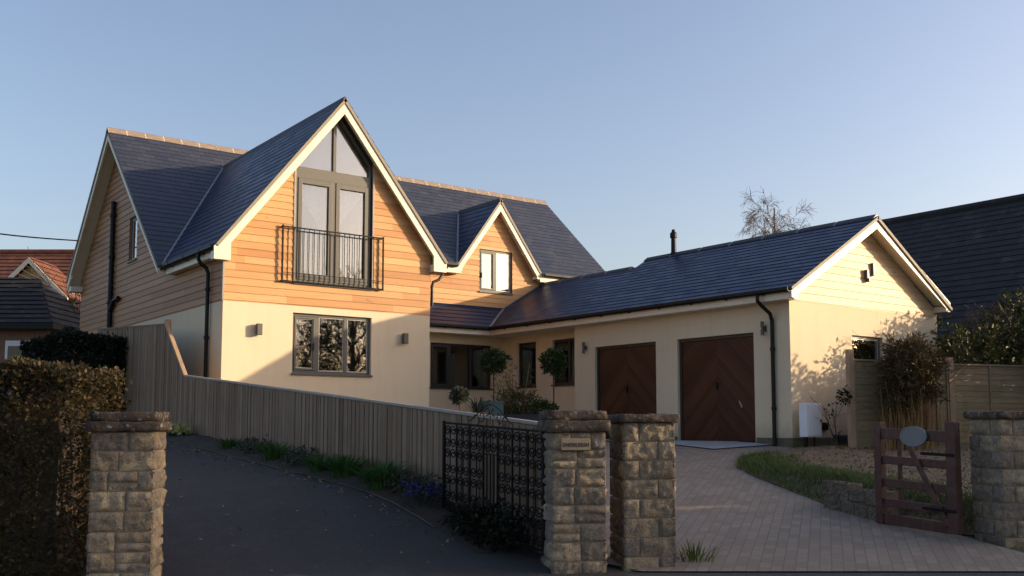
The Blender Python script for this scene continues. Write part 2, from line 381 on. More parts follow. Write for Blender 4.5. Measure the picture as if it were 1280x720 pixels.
# planar pieces: convex clipping in 2D
def clip(poly, a, b, c):                 # keep a*u+b*v<=c
    out = []; n = len(poly)
    for i in range(n):
        p, q = poly[i], poly[(i+1) % n]; dp = a*p[0]+b*p[1]-c; dq = a*q[0]+b*q[1]-c
        if dp <= 1e-9: out.append(p)
        if (dp < -1e-9 and dq > 1e-9) or (dp > 1e-9 and dq < -1e-9):
            t = dp/(dp-dq); out.append((p[0]+(q[0]-p[0])*t, p[1]+(q[1]-p[1])*t))
    return out if len(out) >= 3 else []
def pieces(poly, holes=()):
    P = [Vector((p[0], p[1], 0)) for p in poly]
    ps = [[(P[i].x, P[i].y) for i in t] for t in tessellate_polygon([P])]
    for h0, h1, g0, g1 in holes:
        nx = []
        for p in ps:
            l = clip(p, 1, 0, h0); r = clip(p, -1, 0, -h1); m = clip(clip(p, -1, 0, -h0) or [], 1, 0, h1) if p else []
            nx += [q for q in (l, r) if q]
            if m: nx += [q for q in (clip(m, 0, 1, g0), clip(m, 0, -1, -g1)) if q]
        ps = nx
    return ps
def area2(p): return sum(p[i][0]*p[(i+1) % len(p)][1]-p[(i+1) % len(p)][0]*p[i][1] for i in range(len(p)))
def panel(mb, O, U, Vv, poly, holes=(), row=None, lip=0, mi=0, off=0, du=0):
    """planar surface (U x V points outwards); with row: lapped boards or slates, lower edge of each row stands out by lip"""
    O, U, Vv = Vector(O), Vector(U), Vector(Vv); N = U.cross(Vv)
    for p in pieces(poly, holes):
        if area2(p) < 0: p = p[::-1]
        if abs(area2(p)) < 1e-7: continue
        if not row:
            mb.face([O+U*a+Vv*b for a, b in p], [(a+du, b) for a, b in p], mi); continue
        v0 = min(q[1] for q in p); v1 = max(q[1] for q in p)
        for k in range(math.floor((v0+off)/row), math.ceil((v1+off)/row)):
            lo, hi = k*row-off, (k+1)*row-off
            q = clip(p, 0, 1, hi); q = clip(q, 0, -1, -lo) if q else q
            if not q or abs(area2(q)) < 1e-7: continue
            mb.face([O+U*a+Vv*b+N*(lip*(1-(b-lo)/row)+.002) for a, b in q], [(a+du, b) for a, b in q], mi)
def roof(mb, poly3, row=.19, lip=.009, thick=.06, mi=0, mi2=1):
    """slate plane with a slab beneath; poly3 planar, in any order"""
    P = [Vector(p) for p in poly3]; n = Vector()
    for i in range(len(P)): n += P[i].cross(P[(i+1) % len(P)])
    n.normalize()
    if n.z < 0: n = -n; P = P[::-1]
    U = Vector((-n.y, n.x, 0)).normalized(); Vv = n.cross(U)
    zmin = min(P, key=lambda p: p.z)
    O = Vector(zmin)
    pl = [((p-O).dot(U), (p-O).dot(Vv)) for p in P]
    panel(mb, O, U, Vv, pl, (), row, lip, mi); panel(mb, O-n*.001, U, Vv, pl, (), None, 0, mi)
    Q = [p-n*.002 for p in P]
    mb.prism(Q, -n*thick, mi2)
def reveals(mb, kind, c, holes, depth, mi=0):
    for u0, u1, z0, z1 in holes:
        for a, b in (((u0, z0), (u1, z0)), ((u1, z0), (u1, z1)), ((u1, z1), (u0, z1)), ((u0, z1), (u0, z0))):
            def P(q, d): return (q[0], c+d, q[1]) if kind == 'Y' else (c+d, q[0], q[1])
            pts = [P(a, 0), P(b, 0), P(b, depth), P(a, depth)]
            mb.face(pts if kind == 'X' else pts[::-1], None, mi)
class Fr:                                # frame of a wall plane: u, out, z  (faces -Y or -X)
    def __init__(s, kind, c): s.k, s.c = kind, c
    def P(s, u, z, out=0): return Vector((u, s.c-out, z)) if s.k == 'Y' else Vector((s.c-out, u, z))
    def box(s, mb, u0, u1, z0, z1, o0, o1, mi=0):
        a = s.P(u0, z0, o0); b = s.P(u1, z1, o1); mb.box(a.x, b.x, a.y, b.y, a.z, b.z, mi)

def leaf_quad(mb, p, d, n, L, W, mi=0):
    s = d.cross(n)
    if s.length < 1e-4: return
    s.normalize()
    mb.face([p, p+d*L*.5+s*W*.5, p+d*L, p+d*L*.5-s*W*.5], [(0, 0)]*4, mi)
def rv(r):
    while True:
        v = Vector((r.uniform(-1, 1), r.uniform(-1, 1), r.uniform(-1, 1)))
        if .05 < v.length < 1: return v.normalized()
def cloud(mb, r, pts_fn, n, L, W, droop=0, mi=0):
    for _ in range(n):
        p, out = pts_fn(r); d = (rv(r)+out*.7+Vector((0, 0, -droop))).normalized(); k = r.uniform(.6, 1.3)
        leaf_quad(mb, p, d, rv(r), L*k, W*k, mi)
def blob_fn(c, rad, shell=.5, lump=.25, seed=0):
    c, rad = Vector(c), Vector(rad)
    def f(r):
        d = rv(r); k = r.uniform(shell, 1)**.6*(1+lump*noise.noise(d*2.2+Vector((seed*7.1, seed, 0))))
        return c+Vector((d.x*rad.x, d.y*rad.y, d.z*rad.z))*k, d
    return f
def branch(mb, r, p, d, L, rad, depth, grav, spread, kids, seg=4, n=4, minr=.003):
    pts = [Vector(p)]; rs = [rad]; d = d.normalized()
    for k in range(seg):
        d = (d+rv(r)*.16+Vector((0, 0, -grav*(1.0 if depth < 3 else .25)))).normalized(); pts.append(pts[-1]+d*L/seg); rs.append(max(minr, rad*(1-.55*(k+1)/seg)))
    mb.tube(pts, rs, n if depth > 1 else 3, cap=False)
    if depth <= 0: return
    for k in range(kids):
        t = r.uniform(.3, 1); i = min(seg-1, int(t*seg)); q = pts[i].lerp(pts[i+1], t*seg-i)
        dd = (d+rv(r)*spread).normalized()
        branch(mb, r, q, dd, L*r.uniform(.55, .8), max(minr, rs[i]*.55), depth-1, grav, spread, kids, seg, n, minr)
# ------------------------------------------------------------------ ground
YAW = .638
FX, FY = math.sin(YAW), math.cos(YAW); LX, LY = math.cos(YAW), -math.sin(YAW)
def gz(x, y):
    d = x*FX+y*FY; l = x*LX+y*LY
    z = min(1.24, max(0, .33+.085*(d-8.5)))
    return z+.35*sm(.6, -1.2, l)*sm(8, 11, d)*(1-sm(-14, -30, l))
def sheet(mb, poly, off, step=.5, zf=None, mi=0):
    zf = zf or (lambda x, y: gz(x, y)+off)
    for p in pieces(poly):
        if area2(p) < 0: p = p[::-1]
        x0 = math.floor(min(q[0] for q in p)/step); x1 = math.ceil(max(q[0] for q in p)/step)
        for i in range(x0, x1):
            a = clip(p, 1, 0, (i+1)*step); a = clip(a, -1, 0, -i*step) if a else a
            if not a: continue
            y0 = math.floor(min(q[1] for q in a)/step); y1 = math.ceil(max(q[1] for q in a)/step)
            for j in range(y0, y1):
                b = clip(a, 0, 1, (j+1)*step); b = clip(b, 0, -1, -j*step) if b else b
                if b and abs(area2(b)) > 1e-6: mb.face([(q[0], q[1], zf(*q)) for q in b], None, mi)
def ground_sheet(name, mat, poly, off, step=.5, zf=None):
    mb = MB(); sheet(mb, poly, off, step, zf); return struct(mb.build(name, M[mat], None, smooth=True, origin=(0, 0, 0)))
far = [60, 80, 120, 200, 400, 800]
xs = [-k for k in far[::-1]]+[-40, -25, -16, -11]+[i*.5 for i in range(-16, 61)]+[33, 38, 46]+far
mb = MB()
vs = [(x, y, gz(x, y)) for y in xs for x in xs]; n = len(xs)
mb.mesh(vs, [(j*n+i, j*n+i+1, (j+1)*n+i+1, (j+1)*n+i) for j in range(n-1) for i in range(n-1)])
struct(mb.build('ground', M['turf_far'], None, smooth=True, origin=(0, 0, 0)))
def LD(l, d): return (l*LX+d*FX, l*LY+d*FY)
ground_sheet('road', 'road', [LD(-45, -1.0), LD(45, -1.0), LD(45, 8.62), LD(-45, 8.62)], .012, 1.0)
ground_sheet('asphalt_drive', 'asphalt', [LD(-4.6, 8.35), LD(1.0, 8.4), (5.9, 7.1), (5.18, 7.9), (5.16, 24), (1.6, 24), (2.3, 9.4)], .024)
ground_sheet('paved_drive', 'paving', [LD(1.1, 8.62), LD(4.9, 8.62), (9.75, 5.7), (9.95, 7.1), (10.55, 8.1), (11.3, 9.4), (11.9, 10.3), (13.0, 11.2), (14.0, 11.5),
    (14.985, 11.62), (14.985, 17.77), (15.385, 17.77), (15.385, 21.18), (10.88, 21.18), (10.88, 17.5), (5.9, 17.5), (5.9, 7.3)], .024)
ground_sheet('flower_bed', 'soil', [(5.16, 7.5), (5.74, 7.0), (5.74, 23), (5.16, 23)], .05, .3, lambda x, y: gz(x, y)+.028+(.05*sm(5.15, 5.35, x)+.02*noise.noise((x*5, y*5, 0)))*sm(7.6, 8.6, y))
# concrete threshold before the garage doors
ground_sheet('drive_edging', 'oldwall', [(5.14, 8.2), (5.165, 8.2), (5.165, 23), (5.14, 23)], .034)
mb = MB(); sheet(mb, [(13.55, 12.25), (14.98, 12.1), (14.98, 17.4), (13.55, 17.4)], .044)
struct(mb.build('concrete_apron', M['concrete'], None, origin=(0, 0, 0)))
# raised verge to the right of the paved drive
VEDGE = [(9.72, 6.0), (9.95, 7.1), (10.55, 8.1), (11.3, 9.4), (11.9, 10.3), (13.0, 11.2), (14.0, 11.5), (15.2, 11.6)]
VOUT = [(21, 3), (14, 1.5), (10.6, 3.9), (9.9, 4.9)]+VEDGE
def vdist(x, y):
    best = 9
    for (ax, ay), (bx, by) in zip(VOUT, VOUT[1:]):
        dx, dy = bx-ax, by-ay; t = min(1, max(0, ((x-ax)*dx+(y-ay)*dy)/(dx*dx+dy*dy)))
        best = min(best, math.hypot(x-ax-dx*t, y-ay-dy*t))
    return best
def vz(x, y):
    k = sm(12.6, 10.6, x)
    return gz(x, y)+.03+(.06+.22*k)*sm(0, .55, vdist(x, y))+.02*noise.noise((x*3, y*3, 2))
VPOLY = VEDGE+[(15.35, 10.75), (17.6, 9.75), (21, 8.6), (21, 3), (14, 1.5), (10.6, 3.9), (9.9, 4.9)]
ground_sheet('verge', 'leafbed', VPOLY, 0, .25, vz)

# ------------------------------------------------------------------ the house
HX = (11.0, 19.5, 1.2)
house = thing('house', 'cream and cedar clad house with steep gables, slate roof and attached double garage', 'house', HX)
def part(mb, name, mat, parent=None, **k): return mb.build(name, M[mat] if isinstance(mat, str) else [M[x] for x in mat], parent or house, **k)
ZB = 3.843
WY, WX0, WX1 = 17.526, 6.495, 10.878
SX = (1, 0, 0); SZ = (0, 0, 1); NY = (0, -1, 0)
def wallY(mb, c, poly, holes=(), **k): panel(mb, (0, c, 0), SX, SZ, poly, holes, **k)          # faces -Y
def wallX(mb, c, poly, holes=(), **k):                                                         # faces -X, polygon given in (y, z)
    panel(mb, (c, 0, 0), NY, SZ, [(-y, z) for y, z in poly], [(-b, -a, c0, c1) for a, b, c0, c1 in holes], **k)
def wallXp(mb, c, poly, **k): panel(mb, (c, 0, 0), (0, 1, 0), SZ, poly, (), **k)               # faces +X
def rect(a, b, c, d): return [(a, c), (b, c), (b, d), (a, d)]
G0 = .6
# rendered walls, each a part of its own
LW = (7.854, 9.525, 2.57, 3.712)
mb = MB(); wallY(mb, WY, rect(WX0, WX1, G0, ZB), [LW]); reveals(mb, 'Y', WY, [LW], .14); part(mb, 'wall', 'render')
mb = MB(); wallX(mb, WX0, rect(WY, 27.9, G0, ZB)); part(mb, 'wall', 'render')
mb = MB(); wallXp(mb, WX1, rect(WY, 21.575, G0, ZB)); part(mb, 'wall', 'render')
RW = (13.18, 15.06, 2.53, 3.65)
mb = MB(); wallY(mb, 21.187, rect(WX1, 15.39, G0, 4.24), [RW]); reveals(mb, 'Y', 21.187, [RW], .14); part(mb, 'wall', 'render')
KW = [(19.75, 20.53, 2.56, 3.68), (18.17, 19.09, 2.57, 3.67)]
mb = MB(); wallX(mb, 15.39, rect(17.77, 21.187, G0, 4.4), KW); reveals(mb, 'X', 15.39, KW, .14); part(mb, 'wall', 'render')
GX, GY, GX2 = 14.987, 11.651, 19.903
GD = [(12.498, 14.495, 1.0, 3.353), (15.115, 17.06, 1.0, 3.353)]
mb = MB(); wallX(mb, GX, rect(GY, 17.77, G0, 4.12), GD); reveals(mb, 'X', GX, GD, .13)
panel(mb, (0, 17.77, 0), (-1, 0, 0), SZ, rect(-15.39, -GX, G0, 4.2)); part(mb, 'garage_wall', 'render')
GW = (16.88, 17.9, 2.4, 3.34)
mb = MB(); wallY(mb, GY, rect(GX, GX2, G0, 3.877), [GW]); reveals(mb, 'Y', GY, [GW], .14); part(mb, 'garage_wall', 'render')
mb = MB(); wallXp(mb, GX2, rect(GY, 21.575, G0, 4.05)); part(mb, 'garage_wall', 'render')
mb = MB(); wallXp(mb, 19.3, [(21.575, G0), (27.9, G0), (27.9, 5.6), (24.57, 8.5), (21.575, 5.8)]); part(mb, 'wall', 'render')
mb = MB(); panel(mb, (0, 27.9, 0), (-1, 0, 0), SZ, rect(-19.3, -WX0, G0, 5.6)); part(mb, 'wall', 'render')
for q in ((GX-.012, GX, GY+.001, 12.47), (GX-.012, GX, 14.52, 15.09), (GX-.012, GX2, GY-.012, GY)): mb = MB(); mb.box(*q, 1.0, 1.36); part(mb, 'plinth', 'oldwall')
# cedar cladding over a backing
def clad(name, mat, kind, c, poly, holes=(), row=.138, back=True, lip=.013):
    mb = MB()
    if kind == 'Y':
        wallY(mb, c, poly, holes, row=row, lip=lip); wallY(mb, c+.02, poly, holes, mi=1); reveals(mb, 'Y', c-.01, [h for h in holes if h[3] < 7], .14, 1)
    elif kind == 'X':
        wallX(mb, c, poly, holes, row=row, lip=lip); wallX(mb, c+.02, poly, holes, mi=1); reveals(mb, 'X', c-.01, holes, .14, 1)
    return part(mb, name, (mat, 'cedar_dark'))
AX, AZ, SL = 8.787, 7.99, 1.2555                 # apex of the wing roof
wz = lambda x: AZ-.10-SL*abs(x-AX)
FD = (7.865, 9.51, 4.30, 9.0)
clad('cladding', 'cedar', 'Y', WY, [(WX0, ZB), (WX1, ZB), (WX1, wz(WX1)), (AX, AZ-.1), (WX0, wz(WX0))], [FD])
clad('cladding', 'cedar_dark', 'X', WX0, [(WY, ZB), (27.9, ZB), (27.9, 5.5), (24.57, 8.52), (20.3, 4.72), (WY, 4.95)], [(22.96, 23.57, 5.33, 6.33)])
mb = MB(); panel(mb, (WX1, 0, 0), (0, 1, 0), SZ, rect(WY, 21.575, ZB, 5.22), (), row=.138, lip=.016); part(mb, 'cladding', 'cedar')
DW = (14.915, 16.0, 5.12, 6.25)
clad('cladding', 'cedar', 'Y', 21.575, [(WX1, 4.3), (19.3, 4.3), (19.3, 5.72), (16.87, 5.72), (15.472, 7.50), (14.07, 5.72), (WX1, 5.72)], [DW])
clad('cladding', 'cedar_pale', 'Y', GY, [(GX, 3.877), (GX2, 3.877), (GX2, 4.0), (17.40, 5.56), (GX, 4.0)], row=.15)
for q in ((WX0-.024, WX0+.01, WY-.026, WY+.03, ZB, 4.9), (7.825, 7.863, WY-.022, WY, 4.3, 6.48), (9.512, 9.55, WY-.022, WY, 4.3, 6.7)): mb = MB(); mb.box(*q); part(mb, 'corner_trim', 'rail')
# floors so rooms are dark and closed
mb = MB(); mb.box(6.6, 10.8, 17.75, 27.5, 1.15, 1.2); mb.box(6.6, 10.8, 17.75, 27.5, 4.0, 4.05); mb.box(10.9, 19.2, 21.75, 27.5, 4.3, 4.35); mb.box(6.6, 19.2, 22.6, 22.7, 1.2, 5.5)
mb.box(6.6, 10.8, 19.6, 19.7, 4.05, 5.0); mb.box(7.6, 9.9, 19.7, 19.8, 5.0, 6.3); mb.box(15.5, 19.8, 17.8, 17.9, 1.2, 4.6); mb.box(15.1, 19.8, 11.8, 21.5, 1.15, 1.2); mb.box(11, 15.3, 21.3, 22.6, 1.15, 1.2); mb.box(18.2, 18.3, 11.8, 21.5, 1.2, 4.6)
part(mb, 'inner_floor', 'inside')

# ------------------------------------------------------------------ roofs
mz = lambda y: 8.65-.906*(24.57-y)
RZ = (8.65, 24.57)
def mp(x, y): return (x, y, mz(y))
main_roof = MB()
roof(main_roof, [mp(6.16, 24.57), mp(19.52, 24.57), mp(19.52, 21.30), mp(16.87, 21.30), (15.472, 23.43, mz(23.43)), mp(14.07, 21.30), mp(10.58, 21.30), (AX, 23.84, mz(23.84)), (6.25, 20.33, mz(20.33)), mp(6.16, 20.33)], lip=.006)
back = lambda y: 8.65-.914*(y-24.57)
roof(main_roof, [(6.16, 24.57, 8.65), (19.52, 24.57, 8.65), (19.52, 28.15, back(28.15)), (6.16, 28.15, back(28.15))])
main_roof = part(main_roof, 'roof', ('slate', 'verge'))
wing_roof = MB()
wl = lambda x: AZ-SL*abs(x-AX)
roof(wing_roof, [(AX, 17.33, AZ), (6.27, 17.33, wl(6.27)), (6.27, 20.40, wl(6.27)), (AX, 23.9, AZ)])
roof(wing_roof, [(AX, 17.33, AZ), (AX, 23.9, AZ), (10.60, 21.4, wl(10.60)), (10.60, 21.57, wl(10.60)), (11.2, 21.57, wl(11.2)), (11.2, 17.33, wl(11.2))])
wing_roof = part(wing_roof, 'roof', ('slate_skylit', 'verge'))
dl = lambda x: 7.616-1.352*abs(x-15.472)
dorm_roof = MB()
roof(dorm_roof, [(15.472, 21.345, 7.616), (14.06, 21.345, dl(14.06)), (15.472, 23.46, 7.616)])
roof(dorm_roof, [(15.472, 21.345, 7.616), (16.88, 21.345, dl(16.88)), (15.472, 23.46, 7.616)])
dorm_roof = part(dorm_roof, 'roof', ('slate_skylit', 'verge'))
EX, EZ, RX, RZg = 14.655, 4.072, 17.403, 5.703
gs = (RZg-EZ)/(RX-EX); gl = lambda x: EZ+gs*(x-EX)
vx = EX+(4.70-4.072)/gs                          # pent roof valley at the wall
garage_roof = MB()
roof(garage_roof, [(EX, 11.33, EZ), (RX, 11.33, RZg), (RX, 17.84, RZg), (16.99, 17.76, gl(16.99)), (16.99, 21.57, gl(16.99)), (vx, 21.57, gl(vx)), (EX, 20.70, EZ)])
gr = lambda x: RZg-(RZg-4.05)/(20.0-RX)*(x-RX)
roof(garage_roof, [(RX, 11.33, RZg), (20.0, 11.33, 4.05), (20.0, 17.84, 4.05), (RX, 17.84, RZg)])
zl_ = gl(16.99); xr = RX+(RZg-zl_)*(20.0-RX)/(RZg-4.05)
roof(garage_roof, [(16.99, 17.76, zl_), (20.0, 17.76, zl_-(zl_-4.05)), (20.0, 21.57, 4.05), (16.99, 21.57, zl_)])
garage_roof.face([(RX, 17.84, RZg), (20, 17.84, 4.0), (16.99, 17.84, 4.0), (16.99, 17.8, zl_)], None, 1)
garage_roof = part(garage_roof, 'garage_roof', ('slate_skylit', 'verge'))
ps = .63/.865; pz = lambda y: 4.072+ps*(y-20.71)
pent = MB(); roof(pent, [(10.88, 20.71, 4.072), (EX, 20.71, 4.072), (vx, 21.572, pz(21.572)), (10.88, 21.572, pz(21.572))])
pent_roof = part(pent, 'pent_roof', ('slate_skylit', 'verge'))
# ridge tiles with pale mortar joints
def ridge(a, b, slope, parent, mat, seglen=.44, w=.13, t=.02):
    a, b = Vector(a), Vector(b); d = (b-a); n = max(1, round(d.length/seglen)); t_ = d.normalized(); s = Vector((-t_.y, t_.x, 0)); mb = MB()
    for k in range(n):
        for lo, hi, up, m in ((k+.03, k+.97, .03, 0), (k-.03, k+.03, .024, 1)):
            p, q = a+d*(max(0, lo)/n), a+d*(min(n, hi)/n)
            sec = [(-w, -w*slope+up), (-w*.35, -.0+up*.2+.008), (0, up+.012), (w*.35, up*.2+.008), (w, -w*slope+up), (w, -w*slope-.03), (-w, -w*slope-.03)]
            mb.prism([p+s*x+Vector((0, 0, z)) for x, z in sec], q-p, m)
    return part(mb, 'ridge_tiles', mat, parent)
ridge((6.16, 24.57, 8.66), (8.8, 24.57, 8.66), .9, main_roof, ('ridge', 'mortar'))
ridge((8.8, 24.57, 8.66), (19.52, 24.57, 8.66), .9, main_roof, ('ridge', 'mortar'))
ridge((AX, 17.36, AZ+.005), (AX, 23.8, AZ+.005), 1.25, wing_roof, ('ridge_dark', 'ridge_dark'), .44, .09)
ridge((15.472, 21.38, 7.62), (15.472, 23.4, 7.62), 1.35, dorm_roof, ('ridge_dark', 'ridge_dark'), .44, .09)
ridge((RX, 11.36, RZg+.005), (RX, 17.84, RZg+.005), .6, garage_roof, ('ridge_dark', 'lead'), .9, .11)
ridge((16.99, 17.9, zl_+.005), (16.99, 21.55, zl_+.005), .6, garage_roof, ('ridge_dark', 'lead'), .9, .11)
# lead valleys and flashings
def strip(a, b, up, parent, w=.10, name='valley_flashing'):
    mb = MB(); mb.bar(Vector(a)+Vector(up), Vector(b)+Vector(up), w, .012); return part(mb, name, 'lead', parent)
strip((6.27, 20.36, 4.83), (AX, 23.84, 7.99), (0, -.02, .022), wing_roof, .05)
strip((14.06, 21.34, dl(14.06)), (15.45, 23.4, 7.59), (-.01, -.02, .02), dorm_roof, .05)
strip((EX, 20.71, 4.072), (vx, 21.56, 4.70), (-.0, -.01, .02), pent_roof, .06)
strip((10.9, 21.55, 4.70), (vx, 21.55, 4.70), (0, 0, .01), pent_roof, .05, 'wall_flashing')
strip((vx, 21.54, 4.70), (16.99, 21.54, gl(16.99)), (0, 0, .02), garage_roof, .05, 'wall_flashing')
# bargeboards
def barge(poly2, kind, c, depth, name='bargeboard'):
    mb = MB(); pts = [(p[0], c, p[1]) if kind == 'Y' else (c, p[0], p[1]) for p in poly2]
    mb.prism(pts, (0, depth, 0) if kind == 'Y' else (depth, 0, 0)); return part(mb, name, 'paint')
vt = .31
def gable_barge(ax, az, slope, xl, xr, fl, fw, vt, c, depth, footd, fh):
    """one board up each slope, cut plumb at the apex, with a boxed foot"""
    for x, s in ((xl, 1), (xr, -1)):
        zf = az-slope*abs(x-ax)
        mb = MB(); xi = x+s*fw
        pts = [(ax, az), (x, zf), (x, zf-fh), (xi, zf-fh), (xi, az-vt-slope*abs(xi-ax)), (ax, az-vt)]
        mb.prism([(p[0], c, p[1]) for p in pts], (0, depth, 0))
        mb.box(min(x, xi)+.002, max(x, xi)-.002, c+depth-.001, c+footd, zf-fh+.002, zf-.08)
        part(mb, 'bargeboard', 'paint')
        # soffit board behind the bargeboard
        sb = MB(); m0 = az-vt*.72
        sb.prism([(p[0], c+depth, p[1]) for p in [(ax, m0), (x, zf-vt*.72), (x, zf-vt*.72+.02), (ax, m0+.02)]], (0, footd-depth, 0)); part(sb, 'soffit', 'paint')
gable_barge(AX, AZ-.012, SL, 6.245, 11.175, 0, .31, .30, 17.352, .045, .17, .23)
gable_barge(15.472, 7.605, 1.352, 14.08, 16.86, 0, .16, .30, 21.365, .045, .2, .16)
gable_barge(RX, RZg-.01, gs, 14.70, 19.97, 0, .17, .23, 11.365, .045, .28, .20)
mb = MB()                                                  # left gable end of the main roof
for pts in ([(24.57, 8.62), (20.38, mz(20.38)-.03), (20.38, mz(20.38)-.20), (24.57, 8.40)], [(24.57, 8.62), (28.1, back(28.1)-.03), (28.1, back(28.1)-.34), (27.75, back(27.75)-.34), (27.75, back(27.75)-.24), (24.57, 8.38)]):
    mb.prism([(6.18, p[0], p[1]) for p in pts], (.05, 0, 0))
part(mb, 'bargeboard', 'paint')
mb = MB()
for pts in ([(24.57, 8.44), (20.45, mz(20.45)-.21), (20.45, mz(20.45)-.18), (24.57, 8.47)], [(24.57, 8.44), (28.1, back(28.1)-.21), (28.1, back(28.1)-.18), (24.57, 8.47)]):
    mb.prism([(6.23, p[0], p[1]) for p in pts], (.26, 0, 0))
mb.box(6.2, 6.49, 27.75, 28.1, back(28.1)-.34, back(28.1)-.2); part(mb, 'soffit', 'paint')
# fascias, soffits, gutters
def fascia(x0, x1, y0, y1, z0, z1, name='fascia'): mb = MB(); mb.box(x0, x1, y0, y1, z0, z1); part(mb, name, 'paint')
fascia(6.33, 6.355, 17.40, 20.3, 4.63, 4.80); fascia(6.355, 6.49, 17.53, 20.3, 4.63, 4.65, 'soffit')
fascia(10.62, 14.2, 21.36, 21.385, 5.50, 5.68); fascia(16.80, 19.45, 21.36, 21.385, 5.50, 5.68)
fascia(10.9, 14.2, 21.385, 21.57, 5.50, 5.52, 'soffit'); fascia(16.9, 19.45, 21.385, 21.57, 5.50, 5.52, 'soffit')
fascia(EX+.03, EX+.055, 11.42, 20.74, 3.87, 4.05); fascia(EX+.055, 14.985, 11.42, 17.77, 3.87, 3.89, 'soffit'); fascia(EX+.055, 15.39, 17.772, 21.18, 3.87, 3.89, 'soffit')
fascia(10.885, EX+.03, 20.74, 20.765, 3.87, 4.05); fascia(10.885, EX+.055, 20.765, 21.18, 3.868, 3.888, 'soffit')
def gutter(a, b, side, brackets=.9):
    a, b = Vector(a), Vector(b); t = (b-a).normalized(); s = Vector(side); mb = MB()
    sec = [(0, 0), (0, -.055), (.03, -.085), (.085, -.085), (.115, -.055), (.115, 0), (.105, 0), (.105, -.05), (.08, -.075), (.035, -.075), (.01, -.05), (.01, 0)]
    mb.prism([a+s*x+Vector((0, 0, z)) for x, z in sec], b-a)
    for k in range(1, int((b-a).length/brackets)+1):
        p = a+t*min(k*brackets-.3, (b-a).length-.05)
        mb.prism([p+s*x+Vector((0, 0, z)) for x, z in [(-.004, .004), (-.004, -.10), (.04, -.10), (.119, -.06), (.122, .004)]], t*.03)
    return part(mb, 'gutter', 'black')
gutter((6.33, 17.46, 4.83), (6.33, 20.30, 4.83), (-1, 0, 0))
gutter((11.25, 21.36, 5.73), (14.05, 21.36, 5.73), (0, -1, 0)); gutter((16.9, 21.36, 5.73), (19.5, 21.36, 5.73), (0, -1, 0))
gutter((EX+.03, 11.36, 4.075), (EX+.03, 20.74, 4.075), (-1, 0, 0)); gutter((10.885, 20.74, 4.075), (EX-.08, 20.74, 4.075), (0, -1, 0))
gutter((11.19, 17.5, 4.93), (11.19, 21.5, 4.93), (1, 0, 0))
def pipe(pts, r=.036, clips=()):
    mb = MB(); mb.tube(pts, r, 10)
    for c in clips: mb.tube([(c[0], c[1], c[2]-.03), (c[0], c[1], c[2]+.03)], r*1.35, 10)
    return part(mb, 'downpipe', 'black', smooth=False)
pipe([(6.26, 18.2, 4.78), (6.26, 18.2, 4.66), (6.30, 18.19, 4.58), (6.40, 18.16, 4.50), (6.43, 18.15, 4.40), (6.43, 18.15, 1.4)], .036, [(6.43, 18.15, z) for z in (4.1, 3.2, 2.3)])
pipe([(6.42, 24.76, 6.95), (6.42, 24.76, 3.0)], .06, [(6.42, 24.76, z) for z in (6.6, 5.6, 4.5)])
mb = MB(); mb.tube([(6.42, 24.76, 4.3), (6.42, 24.45, 4.52), (6.43, 24.1, 4.55)], .05, 10); part(mb, 'soil_pipe_branch', 'black')
pipe([(11.24, 17.62, 4.86), (11.22, 17.58, 4.74), (11.12, 17.56, 4.62), (10.98, 17.56, 4.56), (10.95, 17.56, 4.46), (10.95, 17.56, 4.05)], .03)
pipe([(14.58, 12.05, 3.99), (14.58, 12.05, 3.88), (14.66, 12.03, 3.80), (14.88, 12.01, 3.66), (14.93, 12.01, 3.54), (14.93, 12.01, 1.18)], .036, [(14.93, 12.01, z) for z in (3.0, 1.9)])
# ------------------------------------------------------------------ windows, doors, fittings of the house
def window(fr, hole, splits, mat='frame', inset=.06, sill=True, opener=(), glassm='glass', fw=.055, handle=None):
    u0, u1, z0, z1 = hole; mb = MB(); o0, o1 = -inset-.06, -inset
    fr.box(mb, u0+.003, u0+fw, z0+.003, z1-.003, o0, o1); fr.box(mb, u1-fw, u1-.003, z0+.003, z1-.003, o0, o1)
    fr.box(mb, u0+fw, u1-fw, z1-fw, z1-.003, o0, o1); fr.box(mb, u0+fw, u1-fw, z0+.003, z0+fw, o0, o1)
    us = [u0+fw]+[x for x in splits]+[u1-fw]
    for x in splits: fr.box(mb, x-.04, x+.04, z0+fw, z1-fw, o0, o1)
    w = part(mb, 'window', mat); bevel(w, .004)
    for k in range(len(us)-1):
        a = us[k]+(.04 if k else 0); b = us[k+1]-(.04 if k < len(us)-2 else 0)
        if k in opener:
            mb = MB(); t = .045
            for q in ((a+.004, a+t, z0+fw+.004, z1-fw-.004), (b-t, b-.004, z0+fw+.004, z1-fw-.004), (a+t, b-t, z1-fw-t, z1-fw-.004), (a+t, b-t, z0+fw+.004, z0+fw+t)): fr.box(mb, *q, o0+.01, o1+.012)
            bevel(part(mb, 'opening_sash', mat, w), .003)
            a, b, c, d = a+t, b-t, z0+fw+t, z1-fw-t
        else: c, d = z0+fw, z1-fw
        mb = MB(); fr.box(mb, a, b, c, d, o0+.02, o0+.032); part(mb, 'pane', glassm, w)
        mb = MB()
        for q in ((a, a+.012, c, d), (b-.012, b, c, d), (a+.012, b-.012, c, c+.012), (a+.012, b-.012, d-.012, d)): fr.box(mb, *q, o0+.032, o0+.045)
        part(mb, 'glazing_bead', mat if mat != 'frame' else 'silver', w) if mat == 'frame' else None
    if handle: mb = MB(); fr.box(mb, handle[0]-.012, handle[0]+.012, handle[1]-.07, handle[1]+.07, o1+.012, o1+.04); part(mb, 'handle', 'black', w)
    if sill: mb = MB(); fr.box(mb, u0-.02, u1+.02, z0-.035, z0+.002, -.13, .045); bevel(part(mb, 'sill', mat, w), .005)
    return w
wf = Fr('Y', WY)
